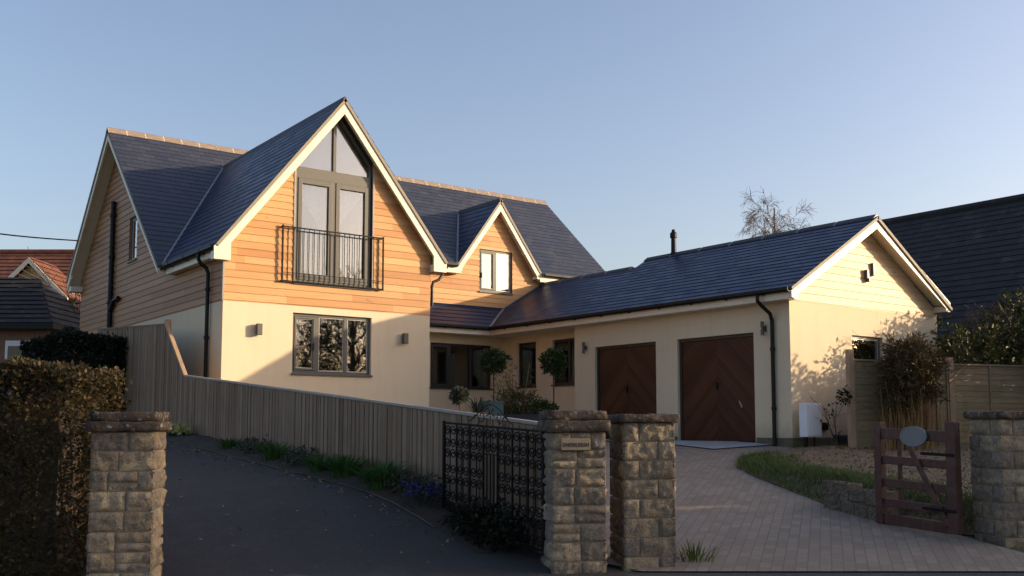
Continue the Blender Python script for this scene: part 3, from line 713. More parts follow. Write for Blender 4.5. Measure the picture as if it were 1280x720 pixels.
lw = window(wf, LW, [8.385, 8.99], opener=(0,), handle=(8.30, 3.08))
df = Fr('Y', 21.575)
dw = window(df, DW, [15.457], opener=(0,), inset=.03, handle=(15.0, 5.55))
rf = Fr('Y', 21.187); window(rf, RW, [13.78, 14.44], 'frame_dark', opener=(0,), glassm='glass_clear')
lf = Fr('X', 15.39)
for h, s in zip(KW, ([], [18.52])): window(lf, h, s, 'frame_dark', glassm='glass_clear')
window(Fr('X', WX0), (22.96, 23.57, 5.33, 6.33), [], 'frame', inset=.03)
gf = Fr('Y', GY); window(gf, GW, [], 'frame', sill=False)
# blinds and room things that show behind the panes
def drape(fr, u0, u1, zt, zb, out, waves, amp, parent, name='curtain', mat='curtain', shape=None, n=46, m=14):
    mb = MB(); vs = []
    for j in range(m+1):
        t = j/m
        for i in range(n+1):
            s = i/n; u, z = (u0+(u1-u0)*s, zt+(zb-zt)*t) if shape is None else shape(s, t)
            vs.append(fr.P(u, z, out+amp*math.sin(s*waves*6.283+1.2*math.sin(t*3))*(.5+.5*t)))
    mb.mesh(vs, [(j*(n+1)+i, j*(n+1)+i+1, (j+1)*(n+1)+i+1, (j+1)*(n+1)+i) for j in range(m) for i in range(n)])
    return part(mb, name, mat, parent, smooth=True)
drape(df, 14.98, 15.44, 6.2, 5.16, -.16, 5, .012, dw, 'blind'); drape(df, 15.48, 15.94, 6.2, 5.16, -.16, 5, .012, dw, 'blind')
rwin = [c for c in house.children if c.name.startswith('window')]
for a, b in ((13.22, 13.5), (14.72, 15.02)): drape(rf, a, b, 3.6, 2.6, -.2, 5, .015, rwin[2], 'curtain', 'inside')
drape(lf, 20.30, 20.48, 3.62, 2.6, -.2, 4, .015, rwin[3], 'curtain', 'inside')
# French doors with the glazed gable above
fu0, fu1, fz0, fz1 = 7.868, 9.507, 4.30, 6.33
mb = MB(); o0, o1 = -.115, -.045; F = wf
tr = .215
for q in ((fu0, fu0+.06, fz0, fz1), (fu1-.06, fu1, fz0, fz1), (fu0, fu1, fz1, fz1+tr), (fu0+.06, fu1-.06, fz0, fz0+.05), (8.655, 8.725, fz0+.05, fz1)): F.box(mb, *q, o0, o1)
tz = fz1+tr; ia = AZ-.012-.31
top = lambda x: ia-SL*abs(x-AX)
def gpoly(pts, oa, ob): mb.prism([F.P(u, z, ob) for u, z in pts], (0, ob-oa, 0))
F.box(mb, 8.66, 8.725, tz, top(8.70), o0, o1)
gpoly([(fu0, tz), (fu0+.06, tz), (AX, ia-.07), (AX, ia)], o0, o1)
gpoly([(fu1, tz), (fu1, top(fu1)), (AX, ia), (AX, ia-.07), (fu1-.055, top(fu1-.055)-.075), (fu1-.055, tz)], o0, o1)
fdoor = part(mb, 'french_window', 'frame'); bevel(fdoor, .004)
for a, b, hs in ((fu0+.063, 8.653, 1), (8.727, fu1-.063, -1)):
    mb = MB(); t = .105
    for q in ((a, a+t*.8, fz0+.053, fz1-.003), (b-t*.8, b, fz0+.053, fz1-.003), (a+t*.8, b-t*.8, fz1-.003-t, fz1-.003), (a+t*.8, b-t*.8, fz0+.053, fz0+.053+t*1.2)): F.box(mb, *q, o0+.012, o1+.014)
    bevel(part(mb, 'door_leaf', 'frame', fdoor), .004)
    mb = MB(); F.box(mb, a+t*.8, b-t*.8, fz0+.053+t*1.2, fz1-.003-t, o0+.03, o0+.042); part(mb, 'pane', 'glass', fdoor)
for pts in ([(fu0+.06, tz), (8.66, tz), (8.66, top(8.66)-.07), ], [(8.725, tz), (fu1-.055, tz), (fu1-.055, top(fu1-.055)-.07), (AX, ia-.075), (8.725, top(8.725)-.07)]):
    mb = MB(); mb.prism([F.P(u, z, -.09) for u, z in pts], (0, .012, 0)); part(mb, 'pane', 'glass', fdoor)
mb = MB(); F.box(mb, fu0-.03, fu1+.03, 4.255, 4.298, -.1, .045); part(mb, 'threshold', 'frame', fdoor)
# tied-back curtains
def tied(side):
    a, b = (fu0+.08, 8.66) if side < 0 else (8.72, fu1-.08)
    def sh(s, t):
        z = 6.30+(4.36-6.30)*t
        k = sm(0, .45, t)-.55*sm(.45, 1, t)
        ua, ub = (a+(b-a)*.72*k, b) if side < 0 else (a, b-(b-a)*.72*k)
        return ua+(ub-ua)*s, z+.10*math.sin(3.1*s)*sm(0, .2, t)*(1-t)
    return sh
for sd in (-1, 1): drape(wf, 0, 0, 0, 0, -.30, 6, .022, fdoor, 'curtain', 'curtain', tied(sd), 70, 30)
for pts in ([(fu0+.05, tz+.01), (8.66, tz+.01), (8.66, top(8.66)-.05)], [(8.725, tz+.01), (fu1-.05, tz+.01), (fu1-.05, top(fu1)-.03), (AX, ia-.06), (8.725, top(8.725)-.05)]): mb = MB(); mb.prism([F.P(u, z, -.18) for u, z in pts], (0, .01, 0)); part(mb, 'added_gable_blind', 'blind', fdoor)  # pale sheets added behind the gable panes so they read light grey
# net curtain hanging straight behind the lower half
drape(wf, fu0+.08, fu1-.08, 5.35, 4.33, -.26, 15, .02, fdoor, 'net_curtain', 'curtain', None, 150, 6)
# Juliet balcony
jb = MB(); J = Fr('Y', WY-.07); ja, jb_, jz0, jz1 = 7.59, 9.73, 4.29, 5.32
for z in (jz0, jz1): jb.bar(J.P(ja, z), J.P(jb_, z), .024, .024)
jb.bar(J.P(ja, jz0+.42*.38), J.P(jb_, jz0+.42*.38), .010, .010)
for x in (ja, jb_):
    jb.bar(J.P(x, jz0-.02), J.P(x, jz1+.03), .027, .027)
    for z in (jz0, jz1): jb.bar(J.P(x, z), J.P(x, z, -.07), .022, .022)
balcony = part(jb, 'balcony_railing', 'iron')
nb = 19
for k in range(1, nb+1):
    x = ja+(jb_-ja)*k/(nb+1); mb = MB(); mb.bar(J.P(x, jz0+.012), J.P(x, jz1-.012), .0105, .0105); part(mb, 'baluster', 'iron', balcony)
# wall lamps
def wall_lamp(u, z):
    mb = MB(); wf.box(mb, u-.05, u+.05, z-.105, z+.105, .03, .125); o = part(mb, 'wall_lamp', 'fixture'); bevel(o, .006)
    mb = MB(); wf.box(mb, u-.035, u+.035, z-.06, z+.06, 0, .03); part(mb, 'back_plate', 'fixture', o)
wall_lamp(7.16, 3.345); wall_lamp(10.255, 3.335)
xf = Fr('X', GX)
for y, z in ((17.35, 3.35), (12.21, 3.40)):
    mb = MB(); mb.tube([xf.P(y, z-.13, .09), xf.P(y, z-.02, .09)], .035, 10); mb.tube([xf.P(y, z+.02, .09), xf.P(y, z+.13, .09)], .035, 10); mb.tube([xf.P(y, z-.02, .09), xf.P(y, z+.02, .09)], .02, 8)
    o = part(mb, 'wall_lamp', 'fixture'); mb = MB(); xf.box(mb, y-.03, y+.03, z-.05, z+.05, 0, .06); part(mb, 'back_plate', 'fixture', o)
# vents on the garage gable
mb = MB(); gf.box(mb, 17.32, 17.39, 4.48, 4.66, .02, .09); gf.box(mb, 17.36, 17.42, 4.42, 4.5, .02, .10); bevel(part(mb, 'security_lamp', 'fixture'), .006)
mb = MB(); gf.box(mb, 17.56, 17.62, 4.56, 4.82, .018, .07); bevel(part(mb, 'wall_vent', 'fixture'), .006)
# garage doors
for u0, u1, z0, z1 in GD:
    mb = MB(); c = (u0+u1)/2
    z0 = 1.262
    xf.box(mb, u0+.004, u0+.06, z0, z1-.004, -.125, -.06); xf.box(mb, u1-.06, u1-.004, z0, z1-.004, -.125, -.06); xf.box(mb, u0+.06, u1-.06, z1-.06, z1-.004, -.125, -.06)
    dr = part(mb, 'garage_door', 'frame_dark')
    mb = MB()
    for a, b in ((u0+.062, c-.004), (c+.004, u1-.062)):
        p = [xf.P(b, z0+.02, -.085), xf.P(a, z0+.02, -.085), xf.P(a, z1-.065, -.085), xf.P(b, z1-.065, -.085)]
        mb.face(p, [(q.y-c, q.z) for q in p])
    xf.box(mb, c-.004, c+.004, z0+.02, z1-.065, -.10, -.092)
    xf.box(mb, u0+.062, u1-.062, z0+.02, z1-.065, -.12, -.10)
    part(mb, 'board_panel', 'mahogany', dr)
    mb = MB(); xf.box(mb, c-.02, c+.02, z0+1.03, z0+1.17, -.085, -.05); mb.bar(xf.P(c-.015, z0+1.1, -.05), xf.P(c+.06, z0+1.1, -.03), .02); part(mb, 'handle', 'black', dr)
    if u0 < 13: mb = MB(); mb.bar(xf.P(12.95, 2.06, -.081), xf.P(12.88, 1.93, -.081), .03, .004, up=(1,0,0)); part(mb, 'pale_scuff', 'rail', dr)
# flue pipe on the garage ridge
mb = MB(); mb.lathe((RX, 16.9, 5.70), [(.10, -.06), (.10, .02), (.065, .06), (.06, .40), (.085, .41), (.085, .52), (.06, .55)], 14); fl = part(mb, 'flue_pipe', 'black')
mb = MB(); mb.lathe((RX, 16.9, 6.25), [(.05, .0), (.045, .05), (.02, .07)], 12); part(mb, 'flue_cap', 'black', fl)

# ------------------------------------------------------------------ gate piers of rough stone
def stone_block_face(mb, P0, U, Z, N, w, h, r, tone, nu=None, nv=None):
    nu = nu or max(3, int(w/.02)); nv = nv or max(3, int(h/.02)); off = rv(r)*20; tl = (r.uniform(-.008, .008), r.uniform(-.008, .008)); k = r.uniform(.006, .018); i0 = len(mb.v)
    for j in range(nv+1):
        for i in range(nu+1):
            u, v = i/nu, j/nv; e = min(u*w, (1-u)*w, v*h, (1-v)*h); dd = sm(0, .012, e)
            q = P0+U*(u*w)+Z*(v*h)
            z = dd*(k+.009*noise.noise(q*8+off)+.018*noise.noise(q*21+off)+.013*noise.noise(q*46+off)+tl[0]*(u-.5)*2+tl[1]*(v-.5)*2)
            mb.v.append(q+N*max(z, -.004)); mb.tone.append(tone)
    for j in range(nv):
        for i in range(nu):
            a = i0+j*(nu+1)+i; mb.f.append([a, a+1, a+nu+2, a+nu+1]); mb.uv.append(None); mb.mi.append(0)
TONES = [(.38, .295, .19), (.31, .25, .18), (.44, .345, .22), (.24, .20, .16), (.40, .31, .195), (.34, .28, .215), (.48, .385, .25), (.27, .22, .16)]
def pier(name, label, loc, rz, w, dp, h, course, caps, seed, regular=False, ztop=None):
    r = random.Random(seed)
    t = thing(name, label, 'gate pier', loc, rz, 'stone gate piers at the two drive entrances')
    mb = MB(); mb.box(-w/2+.008, w/2-.008, -dp/2+.008, dp/2-.008, -.15, h); mb.build('mortar_core', M['mortar_dark'], t, local=True)
    mb = MB(); mb.tone = []
    nc = max(1, round(h/course)); ch = h/nc; g = .010
    faces = [((-w/2, -dp/2), (1, 0), w), ((w/2, -dp/2), (0, 1), dp), ((w/2, dp/2), (-1, 0), w), ((-w/2, dp/2), (0, -1), dp)]
    for c in range(nc):
        for fi, ((x, y), (ux, uy), L) in enumerate(faces):
            sp = []
            if regular: sp = [0, L*(.30 if (c+fi) % 2 else .68), L]
            else:
                k = r.choice((2, 2, 3)) if L > .3 else 1
                sp = [0]+sorted(L*(q+1)/k+r.uniform(-.09, .09)*L for q in range(k-1))+[L]
            for a, b in zip(sp, sp[1:]):
                if b-a < .05: continue
                subs = [(0, ch)]
                if not regular and (b-a) > .15 and r.random() < .28: s_ = r.uniform(.4, .6)*ch; subs = [(0, s_), (s_, ch)]
                for z0, z1 in subs:
                    tn = sc(r.choice(TONES), r.uniform(.65, 1.2))
                    U = Vector((ux, uy, 0)); N = Vector((uy, -ux, 0))
                    stone_block_face(mb, Vector((x, y, c*ch+z0+g/2))+U*(a+(g/2 if a > 0 else -.012))+N*.001, U, Vector((0, 0, 1)), N, (b-a)-(g/2 if a > 0 else -.012)-(g/2 if b < L else -.012), z1-z0-g, r, tn)
    mb.build('stone_block', M['stone'], t, local=True, smooth=True)
    z = h
    for ow, oh in caps:
        mb = MB(); n = 14; W, D = w/2+ow, dp/2+ow; prof = [(1.0, 0), (1.0, oh*.8), (.97, oh), (0, oh)]
        i0 = 0; ring = []
        m = 10; per = [(-W+2*W*i/m, -D) for i in range(m)]+[(W, -D+2*D*i/m) for i in range(m)]+[(W-2*W*i/m, D) for i in range(m)]+[(-W, D-2*D*i/m) for i in range(m)]
        lv = [(.97, 0), (1, .006), (1.005, oh*.45), (1.0, oh*.9), (.975, oh), (.6, oh*1.01), (.25, oh*1.01)]
        vs = []
        for s_, zz in lv:
            for x, y in per:
                q = Vector((x*s_, y*s_, z+zz)); nn = noise.noise(q*7+Vector((seed, 0, 0)))*.016+noise.noise(q*23+Vector((seed, 3, 0)))*.014
                vs.append((q.x*(1+nn/max(W, .1)), q.y*(1+nn/max(D, .1)), q.z+nn*.7))
        P_ = len(per); fs = []
        for k in range(len(lv)-1):
            for i in range(P_): j = (i+1) % P_; fs.append((k*P_+i, k*P_+j, (k+1)*P_+j, (k+1)*P_+i))
        fs.append(tuple(range((len(lv)-1)*P_, len(lv)*P_))); fs.append(tuple(range(P_))[::-1])
        mb.mesh(vs, fs); mb.build('capstone', M['cap'], t, local=True, smooth=True); z += oh+.004
    return t
M['mortar_dark'] = simple('sandy_mortar', (.27, .23, .18), .95, .2, 20, .3, 90)
PRZ = -math.radians(27.5)
def text_mesh(name, body, size, mat, parent, mtx, depth=.003):
    cu = bpy.data.curves.new(name, 'FONT'); cu.body = body; cu.size = size; cu.align_x = 'CENTER'; cu.align_y = 'CENTER'; cu.extrude = depth
    tmp = bpy.data.objects.new(name+'_tmp', cu); COL.objects.link(tmp); dg = bpy.context.evaluated_depsgraph_get(); dg.update()
    me = bpy.data.meshes.new_from_object(tmp.evaluated_get(dg)); bpy.data.objects.remove(tmp); me.name = name
    me.materials.clear(); me.materials.append(mat); o = bpy.data.objects.new(name, me); COL.objects.link(o); o.parent = parent; o.matrix_local = mtx; return o
def gb(x, y): return gz(x, y)
# camera-side front faces: local -Y looks towards the road
pl = pier('gate_pier', 'stone gate pier with two-layer capstone beside the clipped brown hedge', (2.36, 8.36, .30), PRZ, .46, .46, 1.25, .155, [(.045, .075), (.02, .07)], 3)
pa = pier('gate_pier', 'stone gate pier with a carved name plate, hung with the black iron gate', (5.655, 6.74, .30), PRZ, .45, .45, 1.24, .155, [(.045, .10), (.03, .075)], 11)
pb = pier('gate_pier', 'squarer coursed stone gate pier with one thin capstone, behind the name plate pier', (6.285, 6.535, .30), PRZ, .44, .46, 1.32, .165, [(.045, .07)], 23, True)
pr = pier('gate_pier', 'pale stone gate pier at the hinge side of the small brown wooden gate', (9.86, 5.08, .36), PRZ, .46, .46, 1.30, .16, [(.04, .07)], 31, True)
mb = MB(); mb.box(-.155, .095, -.272, -.222, 1.085, 1.185); npl = mb.build('name_plate', M['plate'], pa, local=True); bevel(npl, .004)
text_mesh('lettering', 'ENDSLEIGH', .044, M['letter'], npl, Matrix.Translation((-.03, -.274, 1.13)) @ Matrix.Rotation(math.pi/2, 4, 'X'))

# ------------------------------------------------------------------ black wrought iron gate, folded back along the fence
GWd, GHt = 1.62, 1.06
ig = thing('iron_gate', 'black wrought iron scrollwork gate standing open against the grey board fence', 'gate', (5.50, 6.95, .50))
ig.rotation_euler = (0, 0, math.radians(90)); ig.rotation_mode = 'XYZ'
def gp(u, z): return Vector((u, 0, z+.05*u))      # local x runs along the gate, the leaf rises a little with the drive
mb = MB()
for z in (.0, GHt-.02): mb.bar(gp(0, z), gp(GWd, z), .016, .022)
for u in (0, GWd): mb.bar(gp(u, -.03), gp(u, GHt), .026, .026)
mb.build('gate_frame', M['iron'], ig, local=True)
ups = [GWd*k/7 for k in range(1, 7)]
for u in ups: mb = MB(); mb.bar(gp(u, .012), gp(u, GHt-.03), .016, .016); mb.build('upright', M['iron'], ig, local=True)
def scroll(mb, u, z, w, h, s):
    """S-scroll: a curl at the top, a stem through the middle, the mirrored curl at the foot"""
    r0 = min(w*.23, h*.27); cx, cz = -r0*.92, h/2-r0; half = []
    for k in range(15):
        t = k/14; a = 3.0*math.pi*(1-t); rr = r0*(.22+.78*t); half.append((cx+rr*math.cos(a), cz+rr*math.sin(a)))
    full = half+[(-p, -q) for p, q in half[::-1]]
    mb.tube([gp(u+s*p, z+h/2+q) for p, q in full], .0075, 4, cap=False)
edges = [0]+ups+[GWd]
for k in range(7):
    u = (edges[k]+edges[k+1])/2; w = edges[k+1]-edges[k]; mb = MB()
    rows = [(.80, .22)] if k == 3 else [(.80, .22), (.54, .25), (.28, .25), (.03, .24)]
    for z, h in rows:
        for s in (-1, 1): scroll(mb, u, z, w, h, s)
    if k == 3:
        mb.bar(gp(edges[k], .78), gp(edges[k+1], .78), .012, .012)
    mb.build('scrollwork', M['iron'], ig, local=True)
    if k == 3:
        for q in range(1, 4): mb = MB(); mb.bar(gp(edges[k]+w*q/4, .012), gp(edges[k]+w*q/4, .775), .010, .010); mb.build('thin_bar', M['iron'], ig, local=True)
mb = MB()                                         # crest above the top rail
for s in (-1, 1):
    for c, (r0, zz) in enumerate(((.075, .0), (.06, .04), (.045, .10))):
        cu = GWd/2+s*(.25-.10*c)
        mb.tube([gp(cu+s*(r0*(.3+.7*t/16))*math.cos(t/16*5.2), GHt+zz+r0*.6+(r0*(.3+.7*t/16))*math.sin(t/16*5.2)) for t in range(17)], .0055, 4)
mb.tube([gp(GWd/2-.36+.72*t/20, GHt+.02+.17*math.sin(math.pi*t/20)**1.5) for t in range(21)], .006, 4)
mb.tube([gp(GWd/2, GHt), gp(GWd/2, GHt+.23)], .006, 4); mb.tube([gp(GWd/2-.03, GHt+.19), gp(GWd/2+.03, GHt+.19)], .005, 4)
mb.build('crest', M['iron'], ig, local=True)
for z in (.16, .88): mb = MB(); mb.box(-.14, .01, -.02, .02, z-.02, z+.02); mb.build('hinge', M['iron'], ig, local=True)

# ------------------------------------------------------------------ brown wooden gate with an oval plaque
wg = thing('wooden_gate', 'small red-brown wooden field gate with a grey oval plaque, standing open', 'gate', (9.43, 5.40, .50))
a_ = Vector((9.43, 5.40)); b_ = Vector((9.62, 6.34)); wgL = (b_-a_).length; wg.rotation_euler = (0, 0, math.atan2(b_.y-a_.y, b_.x-a_.x))
def wb(name, *bars):
    mb = MB()
    for p, q, w, h in bars: mb.bar((p[0], p[2] if len(p) > 2 else 0, p[1]), (q[0], q[2] if len(q) > 2 else 0, q[1]), w, h, up=(0, 1, 0))
    o = mb.build(name, M['gate_wood'], wg, local=True); bevel(o, .006); return o
wb('stile', ((.0, .03), (.0, 1.13), .115, .085)); wb('stile', ((wgL, .05), (wgL, 1.13), .095, .075))
for z, h, t in ((.98, .11, .045), (.70, .085, .03), (.46, .085, .03), (.25, .085, .03), (.08, .11, .045)):
    mb = MB(); mb.bar((.045, 0, z-.0*z), (wgL-.04, 0, z+.03), t, h); bevel(mb.build('rail', M['gate_wood'], wg, local=True), .005)
mb = MB(); mb.bar((wgL*.74, -.03, .07), (wgL*.74, -.03, 1.0), .05, .022, up=(0, 1, 0)); bevel(mb.build('upright', M['gate_wood'], wg, local=True), .004)
mb = MB(); mb.bar((.06, .03, .10), (wgL*.60, .03, .97), .065, .022, up=(0, 1, 0)); bevel(mb.build('brace', M['gate_wood'], wg, local=True), .004)
for z in (.25, .80): mb = MB(); mb.bar((-.055, .05, z), (.36, .05, z+.01), .03, .006, up=(0, 1, 0)); mb.build('hinge', M['iron'], wg, local=True)
oc = wgL*.47
vs = []; n = 36
for y, k in ((.030, .97), (.036, 1.0), (.052, 1.0), (.056, .97), (.056, .90), (.053, .88)):
    for i in range(n): t = 2*math.pi*i/n; vs.append((oc+.175*k*math.cos(t), y, .98+.105*k*math.sin(t)))
mb = MB(); fs = [(k*n+i, k*n+(i+1) % n, (k+1)*n+(i+1) % n, (k+1)*n+i) for k in range(5) for i in range(n)]+[tuple(range(n))[::-1], tuple(range(5*n, 6*n))]
mb.mesh(vs, fs); mb.build('oval_plaque', M['grey_plate'], wg, local=True)

# ------------------------------------------------------------------ fences
ft = lambda y: 1.61+.0840*(y-7.32)
fe = thing('board_fence', 'long grey weathered close-board fence with pale capping, stepping up by the house', 'fence', (5.75, 13, gz(5.75, 13)))
def fboards(y0, y1, topf, name):
    mb = MB(); k = y0; r = random.Random(5); cut = lambda y: (gz(5.75, y)-.02, topf(y))
    while k < y1-.01:
        e = min(k+.094+r.uniform(-.006, .006), y1); j = r.uniform(-.004, .004); xo = 5.722+j; t = r.uniform(-.004, .004)
        A = [(xo-t, k, cut(k)[0]), (xo+t, e, cut(e)[0]), (5.742, e, cut(e)[0]), (5.742, k, cut(k)[0])]
        B = [(xo-t, k, cut(k)[1]), (xo+t, e, cut(e)[1]), (5.742, e, cut(e)[1]), (5.742, k, cut(k)[1])]
        i = len(mb.v); mb.v += [Vector(p) for p in A+B]; o = r.uniform(0, 900)*.11+.03
        for f in ((0,4,5,1), (1,5,6,2), (2,6,7,3), (3,7,4,0), (4,7,6,5)):
            mb.f.append([i+q for q in f]); mb.mi.append(0); mb.uv.append([(math.floor(o/.11)*.11+.012+(.08 if q in (1, 2, 5, 6) else 0)*.9, (A+B)[q][2]) for q in f])
        k = e+.016
    y = y0
    while y < y1-.01:
        e = min(y+.5, y1); mb.face([(5.748, y, cut(y)[0]), (5.748, e, cut(e)[0]), (5.748, e, cut(e)[1]-.01), (5.748, y, cut(y)[1]-.01)][::-1]); y = e
    return part(mb, name, 'fence', fe)
fboards(7.05, 17.2, lambda y: ft(y)-.02, 'board_panel')
tt = lambda y: (2.44+(y-17.2)/1.13*.99) if y < 18.33 else 3.43+.058*(y-18.33)
fboards(17.2, 23.0, lambda y: tt(y)-.02, 'tall_board_panel')
mb = MB(); mb.bar((5.745, 7.03, ft(7.03)), (5.745, 17.2, ft(17.2)), .075, .035); bevel(part(mb, 'capping_rail', 'rail', fe), .008)
mb = MB(); mb.bar((5.745, 17.2, 2.45), (5.745, 18.33, 3.44), .075, .04); bevel(part(mb, 'raking_cap', 'post', fe), .008)
mb = MB(); mb.bar((5.745, 18.33, 3.425), (5.745, 23, 3.69), .06, .03); part(mb, 'capping_rail', 'fence', fe)
for y in (7.3, 9.8, 12.3, 14.8, 17.3): mb = MB(); mb.box(5.755, 5.83, y-.04, y+.04, gz(5.75, y)-.2, ft(y)-.01); part(mb, 'post', 'post', fe)
mb = MB(); mb.box(5.757, 5.85, 18.36, 18.46, 1.3, 3.52); part(mb, 'post', 'post', fe)
for dz in (.15, .72):
    mb = MB(); mb.bar((5.775, 7.05, gz(5.75, 7.05)+dz), (5.775, 17.2, gz(5.75, 17.2)+dz), .04, .07); part(mb, 'arris_rail', 'fence', fe)
# lapped panel fence on the right
rf_ = thing('lap_fence', 'sunlit overlapping panel fence with square posts behind the dry climber', 'fence', (15.30, 10.62, gz(15.3, 10.62)))
rf_.rotation_euler = (0, 0, math.atan2(-.317, .948))
posts = [0, 1.52, 2.15, 3.95, 5.75, 7.55]
def lap_panel(a, b, h):
    mb = MB(); k = 0; r = random.Random(int(a*10))
    while k*.105 < h-.02:
        z0 = .06+k*.105; z1 = min(z0+.125, h); w = r.uniform(-.004, .004)
        vs = [(a, -.016, z0+w), (b, -.016, z0-w), (b, -.004, z1), (a, -.004, z1), (a, -.004, z0+w), (b, -.004, z0-w)]
        i = len(mb.v); mb.v += [Vector(p) for p in vs]
        for f in ((0,1,2,3), (0,4,5,1), (5,4,3,2)): mb.f.append([i+q for q in f]); mb.mi.append(0); mb.uv.append([(vs[q][0], .105*k+.02+.05*(q > 1)) for q in f])
        k += 1
    for x in (a+.02, (a+b)/2, b-.02): mb.box(x-.02, x+.02, -.035, -.017, .05, h)
    mb.box(a, b, -.035, .01, h, h+.03)
    mb.build('lap_panel', M['lap'], rf_, local=True)
for k, (a, b) in enumerate(zip(posts, posts[1:])): lap_panel(a+.055, b-.055, 1.62-.02*k)
for k, x in enumerate(posts): mb = MB(); mb.box(x-.05, x+.05, -.05, .05, -.1, 1.82 if k == 0 else 1.72); mb.build('post', M['post' if k in (0, 2) else 'post_dark'], rf_, local=True)
# old stone edging of the verge
ow = thing('retaining_wall', 'low mossy stone retaining wall at the verge corner beside the wooden gate', 'low wall', (9.8, 6.7, gz(9.8, 6.7)))
mb = MB(); mb.tone = []; r = random.Random(2); p0, p1 = Vector((9.98, 7.34, 0)), Vector((9.64, 6.28, 0)); d = (p1-p0); ln = d.length; d.normalize(); n_ = Vector((d.y, -d.x, 0)).normalized()
if n_.x > 0: n_ = -n_
for row in range(2):
    k = 0
    while k < ln-.02:
        e = min(ln, k+r.uniform(.16, .34)); a = p0+d*k; z = gz(a.x, a.y)-.03+row*.19; hh = .18+r.uniform(-.02, .02)*(row > 0); a.z = z
        tn = sc((.15, .125, .085), r.uniform(.7, 1.15))
        stone_block_face(mb, a, d, Vector((0, 0, 1)), n_, e-k-.012, hh, r, tn)
        t0 = len(mb.v); top0 = a+Vector((0, 0, hh-.02))-n_*.2
        mb.box(0, 0, 0, 0, 0, 0); mb.v[t0:] = [top0+d*q[0]+n_*q[1]+Vector((0, 0, q[2])) for q in [(0, 0, -hh), (e-k-.012, 0, -hh), (0, .2, -hh), (e-k-.012, .2, -hh), (0, 0, 0), (e-k-.012, 0, 0), (0, .2, 0), (e-k-.012, .2, 0)]]; mb.tone += [tn]*8
        k = e
o = part(mb, 'stonework', 'stone', ow)
# ------------------------------------------------------------------ hedges
def hedge(name, label, axis_pts, w, h, n, L, W, mat, seed, core, lump=.10, cat='hedge', base=None, flat=.04):
    """clipped hedge along a polyline in XY; leaves fill a shell, twiggy core inside"""
    r = random.Random(seed); (x0, y0), (x1, y1) = axis_pts; d = Vector((x1-x0, y1-y0, 0)); ln = d.length; d.normalize(); s = Vector((-d.y, d.x, 0))
    zb = base if base is not None else gz((x0+x1)/2, (y0+y1)/2)
    t = thing(name, label, cat, ((x0+x1)/2, (y0+y1)/2, zb)); mb = MB()
    def P(u, v, z): return Vector((x0, y0, zb-.1))+d*u+s*v+Vector((0, 0, z))
    ru = lambda u: 0
    def f(r):
        k = r.random(); u = r.uniform(0, ln); v = r.uniform(-w/2, w/2); z = r.uniform(0, h)
        if k < .5: v = (-1 if r.random() < .5 else 1)*(w/2-abs(r.gauss(0, .07))); out = s*(1 if v > 0 else -1)
        elif k < .75: z = h-abs(r.gauss(0, flat)); out = Vector((0, 0, 1))
        elif k < .86: u = (0 if r.random() < .5 else ln)+r.gauss(0, .05); out = d*(1 if u > ln/2 else -1)
        else: out = rv(r)
        p = P(u, v, z); q = p*1.3
        return p+out*(lump*noise.noise(q)+.5*lump*noise.noise(q*3)-.03), out
    cloud(mb, r, f, n, L, W)
    part(mb, 'foliage', mat, t)
    mb = MB(); k = .22
    cs = [P(a, b, z) for z in (0, h-k*1.6) for a, b in ((k, -w/2+k), (ln-k, -w/2+k), (ln-k, w/2-k), (k, w/2-k))]
    mb.mesh(cs, [(3,2,1,0), (4,5,6,7), (0,1,5,4), (1,2,6,5), (2,3,7,6), (3,0,4,7)])
    for _ in range(int(ln*14)):
        u = r.uniform(0, ln); v = r.choice((-1, 1))*w*.45; mb.bar(P(u, v*.5, 0), P(u+r.uniform(-.2, .2), v, h*r.uniform(.5, .95)), .012)
    part(mb, 'branches', core, t); return t
hedge('hedge', 'clipped brown and green hedge beside the left stone gate pier', ((2.32, 9.15), (-.6, 11.35)), 1.0, 1.78, 70000, .05, .026, 'hedge_leaf', 4, 'bark', .14, base=.42)
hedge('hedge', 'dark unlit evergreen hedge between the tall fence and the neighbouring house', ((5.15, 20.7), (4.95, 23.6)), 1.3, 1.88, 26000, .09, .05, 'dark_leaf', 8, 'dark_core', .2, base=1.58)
# ------------------------------------------------------------------ trees and shrubs
def tree(name, label, base, trunk_h, blobs, n, L, W, mat, seed, limb=.09, cat='tree', group=None, droop=.1, core=None):
    r = random.Random(seed); t = thing(name, label, cat, base, 0, group); B = Vector(base)
    mb = MB(); top_ = B+Vector((r.uniform(-.1, .1), r.uniform(-.1, .1), trunk_h)); mb.tube([B-Vector((0, 0, .1)), B.lerp(top_, .5)+Vector((.04, .02, 0)), top_], [limb*1.5, limb*1.1, limb], 8)
    for c, rad in blobs:
        e = B+Vector(c); mb.tube([top_-Vector((0, 0, trunk_h*.2)), top_.lerp(e, .5)+rv(r)*.1, e], [limb*.7, limb*.45, limb*.15], 6)
    part(mb, 'trunk', 'bark', t); mb = MB()
    tot = sum(rad[0]*rad[1]+rad[2]*rad[0] for c, rad in blobs)
    for k, (c, rad) in enumerate(blobs):
        cloud(mb, r, blob_fn(B+Vector(c), rad, .25, .45, seed+k), int(n*(rad[0]*rad[1]+rad[2]*rad[0])/tot), L, W, droop)
    part(mb, 'crown', mat, t); return t
